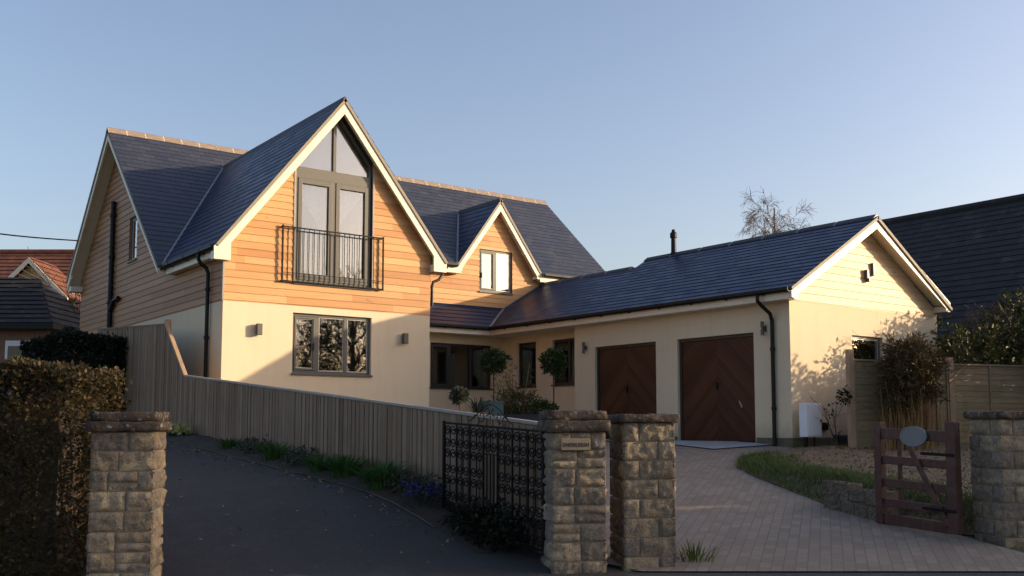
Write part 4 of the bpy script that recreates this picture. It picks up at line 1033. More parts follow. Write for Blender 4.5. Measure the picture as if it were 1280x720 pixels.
tree('evergreen_tree', 'bushy evergreen tree rising beyond the lap fence beside the garage gable', (21.3, 10.1, 1.1), 1.2,
     [((0, 0, 1.9), (1.2, 1.0, 1.3)), ((-1.4, .2, 1.7), (.8, .7, 1.1)), ((-2.3, .3, 1.55), (.8, .55, 1.05)), ((-3.0, .35, 1.45), (.62, .42, 1.05)), ((-3.6, .6, 1.0), (.5, .3, .85)), ((1.3, -.8, 1.9), (1.2, 1.1, 1.3)), ((2.7, -1.6, 1.8), (1.2, 1.2, 1.4)), ((-.5, .2, 2.6), (.8, .8, .7)), ((4.2, -2.4, 1.6), (1.3, 1.2, 1.5))], 26000, .11, .05, 'ever_leaf', 12)
# twiggy climber in front of the lap fence
sh = thing('climber_shrub', 'dark twiggy climber with tawny dry stems growing against the lap fence', 'shrub', (16.15, 10.0, gz(16.15, 10)))
r = random.Random(9); B = Vector((16.15, 10.0, gz(16.15, 10)+.05)); mb = MB()
for k in range(420):
    a = Vector((r.gauss(0, .26), r.gauss(0, .14), 0)); hh = r.uniform(.5, 1.25); l = Vector((r.gauss(0, .14), r.gauss(0, .10), hh))
    p0 = B+a*Vector((1,1,0)).length*.7; p1 = p0+l*.5+rv(r)*.03; p2 = p0+l
    mb.tube([p0, p1, p2], [.009, .007, .003], 3, cap=False)
part(mb, 'dry_stems', 'stem_leaf', sh)
mb = MB(); cloud(mb, r, blob_fn(B+Vector((.02, 0, 1.42)), (.74, .42, .56), .15, .6, 3), 12000, .13, .018, .2)
cloud(mb, r, blob_fn(B+Vector((-.35, -.05, 1.05)), (.44, .3, .5), .2, .6, 5), 2500, .11, .018, .3); part(mb, 'twigs', 'dry_leaf', sh)
mb = MB()
for k in range(7):
    a = r.uniform(-.4, .4); branch(mb, r, B+Vector((a, 0, 0)), Vector((a*.5, r.uniform(-.2, .2), 1)), 1.3, .018, 2, .02, .7, 3)
part(mb, 'branches', 'bark', sh)
# weeping birch far behind the garage
def bare_tree(name, label, base, h, rad, seed, depth, grav, kids, mat='twig', spread=.75, group=None, minr=.004, cat='tree', lean=(0, 0), nl=15, ls=.42):
    r = random.Random(seed); t = thing(name, label, cat, base, 0, group); B = Vector(base); mb = MB()
    pts = [B-Vector((0, 0, .2)), B+Vector((lean[0]*.3, lean[1]*.3, h*.3)), B+Vector((lean[0]*.6, lean[1]*.6, h*.6)), B+Vector((lean[0], lean[1], h*.95))]
    mb.tube(pts, [rad*1.2, rad, rad*.7, rad*.22], 8); part(mb, 'trunk', mat, t); mb = MB()
    for k in range(nl):
        q = .32+.62*k/(nl-1); i = min(2, int(q*3)); p = pts[i].lerp(pts[i+1], q*3-i); a = k*2.4+r.uniform(-.4, .4)
        branch(mb, r, p, Vector((math.cos(a), math.sin(a), .95)), h*ls*(1.12-.6*q), rad*.40*(1.15-q*.8), depth, grav, spread, kids, 5, 4, minr)
    part(mb, 'bare_branches', mat, t); return t
bare_tree('twiggy_shrub', 'bare twiggy shrub growing up through the evergreen beside the garage', (19.9, 10.35, 1.1), 2.7, .04, 45, 3, .0, 4, 'bark', .9, None, .004, 'shrub', nl=9, ls=.36)
bare_tree('birch_tree', 'bare weeping birch with drooping twigs rising behind the garage ridge', (36.4, 29.0, 1.2), 10.8, .14, 41, 3, .11, 6, minr=.006, nl=26, ls=.165, spread=.85)
# standards, topiary and pots in the forecourt
def pot(name, label, loc, w, dp, h, mat, rz=0, cat='planter', round_=False):
    mb = MB()
    if round_: mb.lathe((0, 0, 0), [(w*.36, 0), (w*.46, h*.5), (w*.5, h*.9), (w*.53, h*.92), (w*.53, h), (w*.46, h), (w*.44, h*.86)], 22)
    else:
        for x0, x1, y0, y1 in ((-w/2, w/2, -dp/2, -dp/2+.03), (-w/2, w/2, dp/2-.03, dp/2), (-w/2, -w/2+.03, -dp/2+.03, dp/2-.03), (w/2-.03, w/2, -dp/2+.03, dp/2-.03)): mb.box(x0, x1, y0, y1, 0, h)
        mb.box(-w/2-.015, w/2+.015, -dp/2-.015, -dp/2+.04, h, h+.03); mb.box(-w/2-.015, w/2+.015, dp/2-.04, dp/2+.015, h, h+.03); mb.box(-w/2-.015, -w/2+.04, -dp/2+.04, dp/2-.04, h, h+.03); mb.box(w/2-.04, w/2+.015, -dp/2+.04, dp/2-.04, h, h+.03)
        mb.box(-w/2+.03, w/2-.03, -dp/2+.03, dp/2-.03, .02, h-.05)
    o = mb.build(name, M[mat], None, local=True); o.location = loc; o.rotation_euler = (0, 0, rz); WL[o.name] = Vector(loc); return tag(o, label, cat)
def standard(label, xy, zc, rx, rz_, mat, seed, n, stem=.018, lump=.3, name='topiary_tree', tilt=0):
    x, y = xy; zb = gz(x, y)+.30; r = random.Random(seed); t = thing(name, label, 'topiary', (x, y, zb)); mb = MB()
    mb.tube([(x, y, zb-.2), (x+.01, y, (zb+zc)/2), (x+tilt, y, zc)], [stem*1.2, stem, stem], 7)
    for k in range(6): d = rv(r); mb.tube([(x+tilt, y, zc-.1), (x+tilt+d.x*rx*.7, y+d.y*rx*.7, zc+d.z*rz_*.6)], [stem*.6, .004], 4)
    part(mb, 'stem', 'bark', t); mb = MB(); cloud(mb, r, blob_fn((x+tilt, y, zc), (rx, rx, rz_), .35, lump, seed), n, .085, .035, .1); part(mb, 'crown', mat, t); return t
standard('tall bay standard with a ragged crown before the three-pane recess window', (12.55, 17.60), 2.97, .29, .25, 'topiary_leaf', 3, 1500, .016, .55)
standard('tall bay standard with a dark round crown before the far narrow window pair', (12.92, 16.00), 2.90, .25, .26, 'topiary_leaf', 14, 1400, .015, .4)
standard('short clipped ball standard, the smallest of the round-headed trees', (9.96, 15.02), 2.13, .13, .12, 'grey_leaf', 5, 900, .013, .1)
pot('planter', 'teal square planter under the tall ragged bay standard', (12.50, 17.58, gz(12.5, 17.6)), .5, .5, .42, 'teal', .2)
pot('planter', 'teal planter box standing behind the fence capping', (11.2, 15.75, gz(11.2, 15.75)), .44, .44, .58, 'teal', -.64)
pot('planter', 'long dark trough planter behind the stone pier with the name plate', (11.95, 15.42, gz(11.95, 15.4)), 1.0, .42, .52, 'navy', -.64)
pot('plant_pot', 'terracotta pot under the short clipped ball standard', (9.96, 15.02, gz(9.96, 15.0)), .4, .4, .36, 'terracotta', 0, 'pot', True)
pot('plant_pot', 'dark glazed pot under the dark round bay standard', (12.92, 16.0, gz(12.9, 16)), .42, .42, .38, 'navy', 0, 'pot', True)
def clump(name, label, loc, n, h, spread, w, mat, seed, lean=.5, cat='plant', base_r=.08, flower=None, nf=0, fr=.02, group=None):
    r = random.Random(seed); t = thing(name, label, cat, loc, 0, group); B = Vector(loc); mb = MB()
    for k in range(n):
        a = r.uniform(0, 6.283); d = Vector((math.cos(a), math.sin(a), 0)); hh = h*r.uniform(.6, 1.1); le = r.uniform(.1, 1)*spread; p = B+d*r.uniform(0, base_r)-Vector((0, 0, .02)); s = Vector((-d.y, d.x, 0))*w*r.uniform(.7, 1.2)
        pts = []
        for j in range(5):
            q = j/4; pts.append(p+d*le*q**1.6+Vector((0, 0, hh*(q-lean*.45*q**3))))
        i = len(mb.v)
        for j, q in enumerate(pts): ww = s*(1-.85*(j/4)**2)*.5; mb.v += [q-ww, q+ww]
        for j in range(4): mb.f.append([i+2*j, i+2*j+1, i+2*j+3, i+2*j+2]); mb.uv.append(None); mb.mi.append(0)
    part(mb, 'leaves', mat, t)
    if flower:
        for k in range(nf):
            mb = MB()
            a = r.uniform(0, 6.283); q = r.random()**.5*spread*1.1; c = B+Vector((math.cos(a)*q, math.sin(a)*q, h*r.uniform(.55, 1.05)))
            for _ in range(7): leaf_quad(mb, c+rv(r)*fr*.5, (rv(r)+Vector((0, 0, .4))).normalized(), rv(r), fr*1.3, fr)
            part(mb, 'flower', flower, t)
    return t
clump('strap_plant', 'spiky strap-leaved plant beside the short ball standard', (10.80, 15.66, gz(10.8, 15.66)+.28), 46, .62, .34, .03, 'grey_leaf', 4, 1.0)
pot('plant_pot', 'terracotta pot holding the spiky strap-leaved plant', (10.80, 15.66, gz(10.8, 15.66)), .36, .36, .34, 'terracotta', 0, 'pot', True)
bb = thing('bamboo_shrub', 'tall thin-caned bamboo shrub in the corner between the recess windows', 'shrub', (12.25, 16.45, gz(12.2, 16.4)))
r = random.Random(21); mb = MB(); B = Vector((12.25, 16.45, gz(12.2, 16.4)))
tips = []
for k in range(26):
    a = r.uniform(0, 6.28); h = r.uniform(.7, 1.15) if k > 5 else r.uniform(1.3, 1.75); l = r.uniform(.1, .42); q = B+Vector((math.cos(a)*.12, math.sin(a)*.12, 0)); e = q+Vector((math.cos(a)*l, math.sin(a)*l, h)); mb.tube([q, q.lerp(e, .5)+Vector((0, 0, .08)), e], [.008, .006, .003], 4); tips.append((q, e))
part(mb, 'canes', 'stem_leaf', bb); mb = MB()
def fb(r):
    q, e = r.choice(tips); t = r.uniform(.3, 1); return q.lerp(e, t)+rv(r)*.08, Vector((0, 0, .2))
cloud(mb, r, fb, 1700, .11, .016, .35); cloud(mb, r, blob_fn(B+Vector((.1, 0, .68)), (.45, .35, .30), .2, .5, 2), 1500, .10, .02, .1); part(mb, 'foliage', 'bamboo_leaf', bb)
def low_shrub(label, loc, rad, mat, seed, n=1200, L=.07, W=.03, name='low_shrub'):
    t = thing(name, label, 'shrub', loc); r = random.Random(seed); mb = MB(); cloud(mb, r, blob_fn(Vector(loc)+Vector((0, 0, rad[2]*.8)), rad, .2, .5, seed), n, L, W, .1); part(mb, 'foliage', mat, t)
    mb = MB()
    for k in range(9): d = rv(r); mb.tube([loc, (loc[0]+d.x*rad[0]*.7, loc[1]+d.y*rad[1]*.7, loc[2]+rad[2]*(.8+.5*abs(d.z)))], [.01, .004], 4)
    part(mb, 'branches', 'bark', t); return t
low_shrub('low leafy green shrub growing out of the dark trough planter', (12.15, 15.35, gz(12, 15.4)+.48), (.30, .22, .2), 'topiary_leaf', 6)
low_shrub('dark low plants filling the bed behind the iron gate', (5.42, 7.75, gz(5.4, 7.7)), (.22, .62, .22), 'dark_leaf', 16, 1500)
# flower bed along the fence
for k, (x, y, h, s, n) in enumerate([(5.42, 14.2, .24, .30, 120), (5.40, 12.55, .34, .36, 170), (5.40, 11.15, .30, .34, 150), (5.42, 10.55, .36, .40, 230), (5.36, 9.55, .40, .42, 240), (5.45, 9.95, .26, .28, 120)]):
    lab = ['low green clump of spring leaves farthest along the bed', 'upright green clump of strap leaves in the middle of the bed', 'short green clump on the bed just past the tallest clumps', 'dense green clump of long leaves near the middle of the fence', 'tall bright green clump nearest the blue flowers', 'small green clump tucked against the fence between two tall clumps'][k]
    clump('leaf_clump', lab, (x, y, gz(x, y)+.05), n, h, s, .022, 'strap_leaf', 50+k, .6, base_r=.16, group='green clumps in the bed along the fence')
for k, (x, y, lab) in enumerate([(5.48, 13.4, 'grey-leaved mound beside the low clump farthest along the bed'), (5.44, 11.8, 'grey-leaved mound between two green clumps halfway along the fence'), (5.46, 9.15, 'grey-leaved mound just behind the blue flowers')]):
    low_shrub(lab, (x, y, gz(x, y)+.04), (.24, .42, .12), 'grey_leaf', 80+k, 700, .06, .02, 'bed_mound')
clump('blue_flower_clump', 'low clump of blue flowers beside the open iron gate', (5.36, 8.75, gz(5.36, 8.75)+.05), 60, .20, .26, .012, 'grey_leaf', 70, .5, 'flowers', .18, 'blue_flower', 40, .026)
clump('primrose_clump', 'pale yellow primrose clump at the far end of the bed', (5.40, 16.6, gz(5.4, 16.6)+.04), 40, .14, .20, .04, 'strap_leaf', 71, .8, 'flowers', .16, 'primrose', 26, .075)
# grass on the verge edge and dry leaves behind
r = random.Random(33); mb = MB()
def inpoly(x, y, P):
    c = False
    for (x0, y0), (x1, y1) in zip(P, P[1:]+P[:1]):
        if (y0 > y) != (y1 > y) and x < (x1-x0)*(y-y0)/(y1-y0)+x0: c = not c
    return c
cnt = 0
while cnt < 15000:
    x, y = r.uniform(9.4, 13.6), r.uniform(5.4, 11.6)
    if not inpoly(x, y, VPOLY): continue
    dd = vdist(x, y); pr_ = (1-sm(.55, 1.15, dd+.5*noise.noise((x*1.6, y*1.6, 0))))*(1-.6*sm(12, 13.4, x))
    if r.random() > pr_+.06: continue
    p = Vector((x, y, vz(x, y)-.01)); a = r.uniform(0, 6.28); d = Vector((math.cos(a)*.6, math.sin(a)*.6, 1)).normalized(); h = r.uniform(.05, .13)*(1.2 if dd < .5 else .8)
    s = Vector((-math.sin(a), math.cos(a), 0))*.005; mb.face([p-s, p+s, p+d*h+Vector((math.cos(a), math.sin(a), -.3))*h*.25], [(0, 0)]*3); cnt += 1
tag(mb.build('grass', M['grass'], None, origin=(11.5, 9, .8)), 'tufty green grass along the curved edge of the verge', 'grass', None, 'stuff')
mb = MB(); cnt = 0
while cnt < 2600:
    x, y = r.uniform(10, 16.5), r.uniform(5.5, 11.3)
    if not inpoly(x, y, VPOLY): continue
    if r.random() > sm(.4, 1.0, vdist(x, y))+.05: continue
    p = Vector((x, y, vz(x, y)+.006)); leaf_quad(mb, p, Vector((r.uniform(-1, 1), r.uniform(-1, 1), r.uniform(0, .35))).normalized(), rv(r), r.uniform(.03, .07), r.uniform(.02, .05)); cnt += 1
tag(mb.build('fallen_leaves', M['litter'], None, origin=(12, 9, 1)), 'brown fallen leaves scattered over the bare verge', 'leaves', None, 'stuff')
mb = MB(); cnt = 0
while cnt < 420:
    if r.random() < .6: x, y = 5.14-abs(r.gauss(0, .22)), r.uniform(7.8, 18)
    else: x, y = r.uniform(2.6, 5.1), r.uniform(7.2, 18)
    p = Vector((x, y, gz(x, y)+.03)); leaf_quad(mb, p, Vector((r.uniform(-1, 1), r.uniform(-1, 1), r.uniform(0, .25))).normalized(), rv(r), r.uniform(.02, .05), r.uniform(.012, .03)); cnt += 1
tag(mb.build('fallen_leaves', M['litter'], None, origin=(4, 12, 1)), 'small dry leaves and bits blown along the dark asphalt drive', 'leaves', None, 'stuff')
tree('gable_shade_shrub', 'rounded evergreen shrub at the right frame edge, added to shade the garage gable', (19.7, 8.3, gz(19.7, 8.3)), .8, [((0, 0, 1.7), (.9, .9, 1.2)), ((.3, -.7, 1.3), (.8, .7, 1.0)), ((-.1, .8, 1.3), (.6, .55, .85))], 9000, .12, .06, 'ever_leaf', 52, .05, 'shrub')  # added by the frame edge to cast shade on the garage gable
# weeds at the foot of the wall and of the pier
for k, (x, y, lab) in enumerate([(15.0, 10.75, 'green weeds at the foot of the lap fence post'), (6.72, 6.32, 'grass tuft at the foot of the squarer gate pier')]):
    clump('weed_clump', lab, (x, y, gz(x, y)+.04), 60, .20, .24, .014, 'grass', 90+k, .5, base_r=.2)
# ------------------------------------------------------------------ small things by the garage
mbx = thing('meter_box', 'white utility meter box on a thin post against the garage gable wall', 'meter box', (15.22, 11.42, gz(15.2, 11.4)))
mb = MB(); mb.box(14.99, 15.42, 11.33, 11.50, 1.38, 1.99); o = part(mb, 'cabinet', 'white', mbx); bevel(o, .012, 3)
mb = MB(); mb.box(15.01, 15.40, 11.316, 11.328, 1.41, 1.955); o = part(mb, 'door', 'white', mbx); bevel(o, .004)
mb = MB(); mb.box(15.365, 15.385, 11.305, 11.318, 1.64, 1.70); part(mb, 'latch', 'black', o)
mb = MB(); mb.box(15.04, 15.10, 11.40, 11.46, 1.1, 1.38); part(mb, 'leg', 'black', mbx)
mb = MB(); mb.tube([(15.34, 11.44, 1.1), (15.34, 11.44, 1.38)], .018, 8); part(mb, 'cable_duct', 'black', mbx)
mb = MB(); mb.box(15.83, 15.99, 11.60, 11.65, 1.50, 1.64)
for k in range(4): mb.box(15.845, 15.975, 11.585, 11.60, 1.515+k*.03, 1.53+k*.03)
part(mb, 'wall_vent', 'black')
tb = thing('tub', 'dark round garden tub leaning at the foot of the garage gable wall', 'tub', (15.75, 11.0, gz(15.7, 11)))
mb = MB(); mb.lathe((15.75, 11.0, gz(15.7, 11)), [(.14, .0), (.22, .12), (.27, .24), (.29, .245), (.29, .265), (.25, .26), (.2, .14)], 20); part(mb, 'body', 'dark_thing', tb)
mb = MB(); mb.tube([(15.48, 11.0, gz(15.7, 11)+.25), (15.45, 11.0, gz(15.7, 11)+.31), (15.52, 11.0, gz(15.7, 11)+.32)], .012, 6); part(mb, 'handle', 'dark_thing', tb)
sp = thing('sapling', 'thin leafless sapling by the lap fence post and garage wall', 'plant', (15.45, 11.2, gz(15.4, 11.2)))
r = random.Random(3); mb = MB(); 
for k in range(3): branch(mb, r, (15.5, 11.05, gz(15.4, 11.2)), Vector((-.25+.12*k, .05, 1)), .75, .012, 1, .0, .8, 3, minr=.004)
part(mb, 'stems', 'bark', sp); mb = MB(); cloud(mb, r, blob_fn((15.35, 11.1, gz(15.4, 11.2)+.72), (.14, .1, .14), .2, .4, 1), 26, .07, .03); part(mb, 'leaves', 'dry_leaf', sp)
mb = MB(); r = random.Random(1); cloud(mb, r, blob_fn((15.12, 10.62, 2.1), (.12, .12, .14), .2, .5, 4), 160, .07, .03)
st_ = thing('fern', 'small dark plant hanging on the lap fence end post', 'plant', (15.2, 10.6, 1.95)); part(mb, 'leaves', 'dark_leaf', st_)
# ------------------------------------------------------------------ neighbours
def local_to(l, d, z=0): x, y = LD(l, d); return (x, y, z)
def nb_part(mb, name, mat, t): return mb.build(name, M[mat] if isinstance(mat, str) else [M[k] for k in mat], t, local=True)
nl = thing('neighbour_house', 'honey stone house with a steep red clay tile roof behind the dark hedge', 'house', local_to(-15.6, 34, gz(*LD(-15.6, 34))), -YAW)
Z0 = gz(*LD(-15.6, 34))
def Zl(z): return z-Z0
mb = MB(); mb.box(-9, 6.5, 0, 6.6, -.3, Zl(5.6)); nb_part(mb, 'wall', 'yellow_wall', nl)
def lroof(poly, mats_, t, name='roof', row=.3):
    mb = MB(); roof(mb, poly, row, .03, .12); return nb_part(mb, name, mats_, t)
rr = lroof([(-9.3, -.35, Zl(5.45)), (6.8, -.35, Zl(5.45)), (6.8, 3.3, Zl(8.05)), (-9.3, 3.3, Zl(8.05))], ('tile_red', 'black'), nl)
lroof([(-9.3, 6.95, Zl(5.45)), (6.8, 6.95, Zl(5.45)), (6.8, 3.3, Zl(8.05)), (-9.3, 3.3, Zl(8.05))], ('tile_red', 'black'), nl)
mb = MB(); mb.tube([(-9.3, 3.3, Zl(8.06)), (6.8, 3.3, Zl(8.06))], .13, 8); nb_part(mb, 'ridge_tiles', 'tile_red', rr)
for s in (-9.32, 6.76):
    mb = MB(); mb.prism([(s, -.35, Zl(5.4)), (s, 3.3, Zl(8.0)), (s, 6.95, Zl(5.4)), (s, 6.95, Zl(5.2)), (s, 3.3, Zl(7.8)), (s, -.35, Zl(5.2))], (.05, 0, 0)); nb_part(mb, 'bargeboard', 'paint', nl)
    mb = MB(); mb.prism([(s+(.35 if s < 0 else -.35), 0, Zl(5.55)), (s+(.35 if s < 0 else -.35), 3.3, Zl(7.9)), (s+(.35 if s < 0 else -.35), 6.6, Zl(5.55))], (.1 if s < 0 else -.1, 0, 0)); nb_part(mb, 'gable_wall', 'yellow_wall', nl)
mb = MB(); mb.box(-9.3, 6.8, -.42, -.34, Zl(5.33), Zl(5.45)); nb_part(mb, 'gutter', 'paint', nl)
# small front gable with a white bargeboard
c = -.45; hw = 1.35; za, ze_ = Zl(7.15), Zl(5.8)
mb = MB(); mb.prism([(c-1.1, -.9, -.3), (c+1.1, -.9, -.3), (c+1.1, -.9, ze_+.1), (c, -.9, za-.15), (c-1.1, -.9, ze_+.1)], (0, .95, 0)); nb_part(mb, 'porch_wall', 'yellow_wall', nl)
for s in (-1, 1):
    lroof([(c, -1.1, za), (c+s*hw, -1.1, ze_), (c+s*hw, .8, ze_), (c, .8, za)], ('tile_red', 'black'), nl, 'porch_roof')
    mb = MB(); mb.prism([(c, -1.14, za-.01), (c+s*hw, -1.14, ze_-.01), (c+s*hw, -1.14, ze_-.2), (c, -1.14, za-.2)], (0, .05, 0)); nb_part(mb, 'bargeboard', 'paint', nl)
def nwin(t, x0, x1, z0, z1, y, name='window'):
    mb = MB()
    for q in ((x0, x0+.07, z0, z1), (x1-.07, x1, z0, z1), (x0+.07, x1-.07, z0, z0+.07), (x0+.07, x1-.07, z1-.07, z1), ((x0+x1)/2-.03, (x0+x1)/2+.03, z0+.07, z1-.07)): mb.box(q[0], q[1], y-.03, y+.05, q[2], q[3])
    w = nb_part(mb, name, 'white', t); mb = MB(); mb.box(x0+.07, x1-.07, y+.0, y+.012, z0+.07, z1-.07); nb_part(mb, 'pane', 'car_glass', w)
for x in (-6.5, 3.2, 5.2): nwin(nl, x, x+1.2, Zl(3.6), Zl(4.9), -.03)
nwin(nl, c-.5, c+.5, Zl(3.6), Zl(4.9), -.93)
# low dark-roofed outbuilding before it
og = thing('outbuilding', 'small brown brick outbuilding with a hipped dark roof and white door', 'outbuilding', local_to(-14.4, 28, gz(*LD(-14, 28))), -YAW); Z0 = gz(*LD(-14, 28))
mb = MB(); mb.box(-2.6, 1.35, 0, 3.6, -.3, Zl(4.5)); nb_part(mb, 'wall', 'brick', og)
e = Zl(4.42); pk = Zl(6.0)
for poly in ([(-2.9, -.3, e), (1.6, -.3, e), (.2, 1.8, pk), (-1.4, 1.8, pk)], [(1.6, -.3, e), (1.6, 3.9, e), (.2, 1.8, pk)], [(-2.9, 3.9, e), (1.6, 3.9, e), (.2, 1.8, pk), (-1.4, 1.8, pk)], [(-2.9, -.3, e), (-2.9, 3.9, e), (-1.4, 1.8, pk)]): orf = lroof(poly, ('tile_dark', 'black'), og, 'roof', .25)
mb = MB(); mb.box(-2.9, 1.6, -.36, -.3, e-.16, e); mb.box(1.6, 1.66, -.36, 3.9, e-.16, e); nb_part(mb, 'gutter', 'black', og)
mb = MB(); mb.box(.2, 1.02, -.05, 0, -.1, Zl(3.95)); dr = nb_part(mb, 'door', 'white', og); mb = MB(); mb.box(.28, .94, -.065, -.05, Zl(3.2), Zl(3.8)); nb_part(mb, 'pane', 'car_glass', dr)
mb = MB(); mb.box(.90, .96, -.10, -.05, Zl(2.9), Zl(3.0)); nb_part(mb, 'handle', 'silver', dr)
nwin(og, -1.7, -.6, Zl(3.0), Zl(3.95), -.03)
# parked car behind the front hedge
def car(label, loc, rz):
    t = thing('parked_car', label, 'car', loc, rz); 
    def loft(secs, name, mat, par=t, smooth=True):
        mb = MB(); n = len(secs[0]); vs = [p for s in secs for p in s]; fs = [(k*n+i, k*n+(i+1) % n, (k+1)*n+(i+1) % n, (k+1)*n+i) for k in range(len(secs)-1) for i in range(n)]+[tuple(range(n))[::-1], tuple(range((len(secs)-1)*n, len(secs)*n))]
        mb.mesh(vs, fs); return mb.build(name, M[mat], par, local=True, smooth=smooth)
    def ring(x, w, z0, z1, k=.86): return [(x, -w, z0+.1), (x, -w*.93, z0), (x, w*.93, z0), (x, w, z0+.1), (x, w, (z0+z1)/2), (x, w*k, z1), (x, -w*k, z1), (x, -w, (z0+z1)/2)]
    body = loft([ring(-2.05, .70, .38, .80), ring(-1.95, .80, .25, .92), ring(-1.2, .86, .2, .98), ring(.6, .87, .2, .97), ring(1.2, .86, .2, .93), ring(1.85, .80, .22, .80), ring(2.05, .68, .32, .66)], 'body', 'car_paint')
    def cab(x, w, z0, z1): return [(x, -w, z0), (x, w, z0), (x, w*.80, z1), (x, -w*.80, z1)]
    loft([[(-1.75, -.78, .93), (-1.75, .78, .93), (-1.72, .76, .98), (-1.72, -.76, .98)], [(-1.4, -.78, .95), (-1.4, .78, .95), (-1.15, .62, 1.40), (-1.15, -.62, 1.40)], [(.1, -.79, .95), (.1, .79, .95), (.05, .63, 1.42), (.05, -.63, 1.42)], [(1.05, -.76, .93), (1.05, .76, .93), (.98, .72, .97), (.98, -.72, .97)]], 'windows', 'car_glass')
    loft([[(-1.25, -.60, 1.36), (-1.25, .60, 1.36), (-1.2, .57, 1.41), (-1.2, -.57, 1.41)], [(-.5, -.63, 1.41), (-.5, .63, 1.41), (-.5, .56, 1.47), (-.5, -.56, 1.47)], [(.15, -.61, 1.38), (.15, .61, 1.38), (.1, .56, 1.44), (.1, -.56, 1.44)]], 'roof_panel', 'car_paint')
    for x in (-1.3, 1.3):
        for y in (-.80, .80):
            mb = MB(); m_ = []
            mb.tube([(x, y-.1, .32), (x, y+.1, .32)], .32, 20); w = mb.build('wheel', M['rubber'], t, local=True); mb = MB(); mb.tube([(x, y-.105, .32), (x, y+.105, .32)], .2, 14); mb.build('rim', M['silver'], w, local=True)
    for y in (-.58, .58):
        mb = MB(); mb.box(1.98, 2.06, y-.16, y+.16, .55, .68); bevel(mb.build('headlight', M['white'], t, local=True), .02); mb = MB(); mb.box(-2.06, -1.98, y-.14, y+.14, .68, .84); bevel(mb.build('tail_light', M['gate_wood'], t, local=True), .02)
car('dark blue parked car, only its roof showing over the brown hedge', local_to(-12.75, 25.5, gz(*LD(-12.75, 25.5))+.02), -YAW+.5)
# blossoming shrub by the red roof
bt = thing('blossom_tree', 'small pale pink blossoming tree before the red tiled roof', 'tree', local_to(-13.1, 31, 1.6)); r = random.Random(5); B = Vector(local_to(-13.1, 31, 1.6)); mb = MB()
branch(mb, r, B, Vector((0, 0, 1)), 2.6, .07, 0, 0, .5, 0)
for k in range(6): branch(mb, r, B+Vector((0, 0, 2.2)), Vector((r.uniform(-.6, .6), r.uniform(-.6, .6), 1)), 2.0, .03, 2, 0, .7, 3, minr=.008)
part(mb, 'branches', 'bark', bt); mb = MB(); cloud(mb, r, blob_fn(B+Vector((.1, 0, 4.1)), (.75, .6, .75), .2, .6, 3), 240, .12, .10); part(mb, 'blossom', 'blossom', bt)
# overhead wire
mb = MB(); a = Vector(local_to(-12.2, 18, 5.6)); b = Vector((6.17, 27.15, 6.33)); mb.tube([a.lerp(b, t/12)+Vector((0, 0, -.12*math.sin(math.pi*t/12))) for t in range(13)], .017, 5)
tag(mb.build('overhead_wire', M['black'], None), 'thin overhead cable running to the left gable of the house', 'cable')
mb = MB(); mb.tube([(a.x, a.y, gz(a.x, a.y)-.2), (a.x, a.y, 3), (a.x, a.y, 5.8)], [.11, .10, .08], 10); tag(mb.build('utility_pole', M['bark'], None), 'wooden utility pole carrying the overhead cable outside the left edge', 'pole')
# dark tiled house to the right
nr = thing('neighbour_house', 'house with a large dark tiled roof beyond the garage', 'house', (25.0, 17, 1.2)); 
mb = MB(); mb.box(22.6, 31.4, 9.0, 26.0, .9, 3.9); part(mb, 'wall', 'brick', nr)
for s, x in ((-1, 22.2), (1, 31.8)):
    mb = MB(); roof(mb, [(27, 8.7, 7.72), (27, 26.3, 7.72), (x, 26.3, 3.62), (x, 8.7, 3.62)], .28, .014, .12); rr = part(mb, 'roof', ('tile_dark', 'black'), nr)
for y in (9.0, 25.9): mb = MB(); mb.prism([(22.6, y, 3.9), (27, y, 7.5), (31.4, y, 3.9)], (0, .1, 0)); part(mb, 'gable_wall', 'brick', nr)
mb = MB(); mb.tube([(27, 8.7, 7.72), (27, 26.3, 7.72)], .12, 8); part(mb, 'ridge_tiles', 'tile_dark', rr)
mb = MB(); mb.tube([(22.13, 8.7, 3.6), (22.13, 26.3, 3.6)], .06, 8); part(mb, 'gutter', 'black', nr)
# ------------------------------------------------------------------ out of frame: conifers added to shade the drive, trees reflected in panes
def screen_tree(label, x, y, h, w, src=None):
    if src is None:
        r = random.Random(77); t = thing('shade_conifer', label, 'tree', (x, y, gz(x, y)), 0, 'unseen conifers added to shade the drive'); B = Vector((x, y, gz(x, y))); mb = MB(); mb.tube([B, B+Vector((0, 0, h*.9))], [.22, .05], 8); part(mb, 'trunk', 'bark', t); mb = MB()
        def f(r):
            z = r.random()**.8; a = r.uniform(0, 6.283); rad = w*(.35+.65*min(1, (1-z)*1.7))*(1 if z < .93 else .55)*(.8+.35*noise.noise((a*1.3, z*6, 3))); k = r.random()**.45
            o = Vector((math.cos(a), math.sin(a), 0)); return B+o*rad*k+Vector((0, 0, .15+z*(h-.3))), o
        cloud(mb, r, f, 8500, .42, .22, .3); part(mb, 'crown', 'dark_leaf', t); return t
    t = copy_tree(src); t.location = (x, y, gz(x, y)); t.rotation_euler = (0, 0, R.uniform(0, 6.28)); s = h/8.0; t.scale = (w/1.9, w/1.9, s); t['label'] = label; return t
SKY, EXPO, AIR, DUST, OZ = .15, 0.85, 1.0, 3.0, 1.5
SCREEN = [(28.2, -8.3, 6.1, 1.3), (28.2, -2.9, 8.2, 1.8), (27.8, -6.1, 7.6, 1.7), (28.4, -10.5, 8.4, 1.7), (27.6, -13.0, 8.0, 1.9), (29.5, -1.4, 5.9, 1.6), (29.6, -4.5, 7.8, 1.6), (29.5, -11.6, 7.8, 1.6)]
s0 = screen_tree('dense dark conifer out of the picture, added to shade the drive', 27.5, 0.2, 8.0, 1.9)
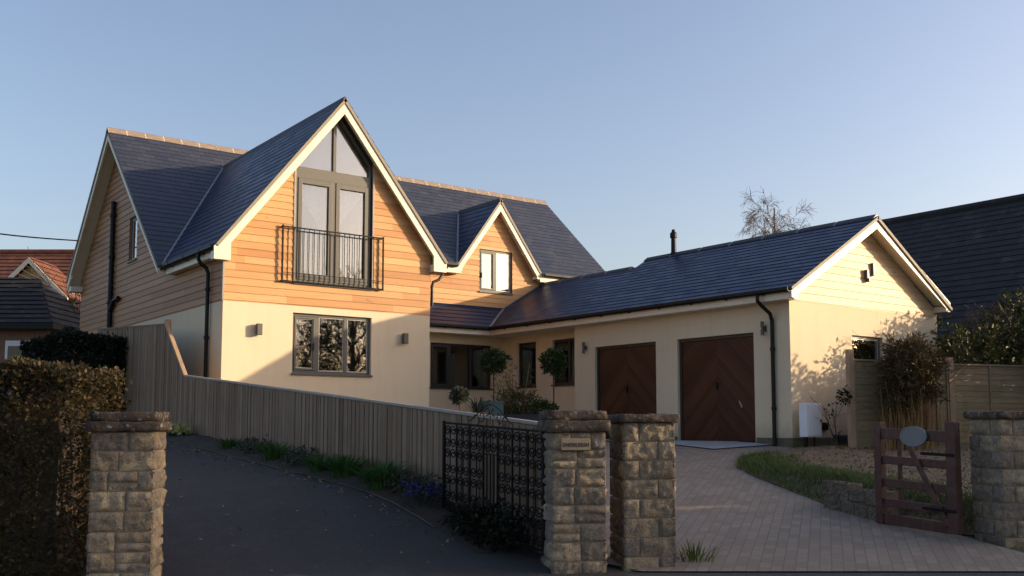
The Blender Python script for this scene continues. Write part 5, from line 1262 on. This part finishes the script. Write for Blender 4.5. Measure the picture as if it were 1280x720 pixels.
for k, (x, y, h, w) in enumerate(SCREEN): screen_tree('dense dark conifer out of the picture, added to shade the drive', x, y, h, w, s0)
bare_tree('roadside_tree', 'bare tree over the road that shows in the window panes', (20.7, -4.6, 0), 6.8, .18, 61, 3, .02, 4, 'bark', .9, 'bare trees over the road', .012)
bare_tree('roadside_tree', 'bare tree over the road that shows in the window panes', (22.6, -8.2, 0), 7.2, .20, 62, 3, .02, 4, 'bark', .9, 'bare trees over the road', .012)
tree('ivy_tree', 'ivy-clad tree over the road, out of the picture, dark in the left window pane', (18.6, -4.1, 0), 3.0, [((0, 0, 2.6), (.8, .8, 1.6)), ((.2, .1, 4.6), (1.0, 1.0, 1.5)), ((-.4, .2, 1.2), (.6, .6, 1.2))], 9000, .10, .05, 'dark_leaf', 63, .16)
hedge('hedge', 'dark roadside hedge over the road, out of the picture', ((9.5, -2.5), (22, -11.5)), 1.2, 2.3, 4000, .25, .14, 'dark_leaf', 18, 'bark', .25, base=0)

# ------------------------------------------------------------------ light, sky, camera
AZ_, EL_ = math.radians(56), math.radians(12.7)
sd = Vector((math.sin(AZ_)*math.cos(EL_), -math.cos(AZ_)*math.cos(EL_), math.sin(EL_)))
ld = bpy.data.lights.new('sun', 'SUN'); ld.energy = 3.9; ld.angle = math.radians(.5); ld.color = (1, .77, .50)
so = bpy.data.objects.new('sun', ld); COL.objects.link(so); so.rotation_euler = sd.to_track_quat('Z', 'Y').to_euler(); so.location = (20, -10, 20)
w = bpy.data.worlds.new('World'); scene.world = w; w.use_nodes = True; nt = w.node_tree; bg = nt.nodes['Background']
sk = nt.nodes.new('ShaderNodeTexSky'); sk.sky_type = 'NISHITA'; sk.sun_disc = False; sk.sun_elevation = EL_; sk.sun_rotation = math.atan2(sd.x, sd.y)
sk.air_density = AIR; sk.dust_density = DUST; sk.ozone_density = OZ; sk.altitude = 50
tint = nt.nodes.new('ShaderNodeMix'); tint.data_type = 'RGBA'; tint.blend_type = 'MULTIPLY'; tint.inputs[0].default_value = 1; tint.inputs[7].default_value = (1.065, .957, .975, 1)
nt.links.new(sk.outputs[0], tint.inputs[6]); nt.links.new(tint.outputs[2], bg.inputs[0]); bg.inputs[1].default_value = SKY
cam = bpy.data.cameras.new('camera'); co = bpy.data.objects.new('camera', cam); COL.objects.link(co); scene.camera = co
co.location = (0, 0, 1.6); co.rotation_euler = (math.pi/2+.088, 0, -YAW); cam.sensor_width = 36; cam.lens = 36*1250.8/1280; cam.shift_y = 60.6/1280; cam.clip_end = 2000; cam.clip_start = .05
vs_ = scene.view_settings; vs_.view_transform = 'Standard'; vs_.look = 'None'; vs_.exposure = EXPO; vs_.gamma = 1; vs_.use_curve_mapping = False
scene.cycles.max_bounces = 8; scene.cycles.transparent_max_bounces = 12; scene.cycles.use_denoising = True
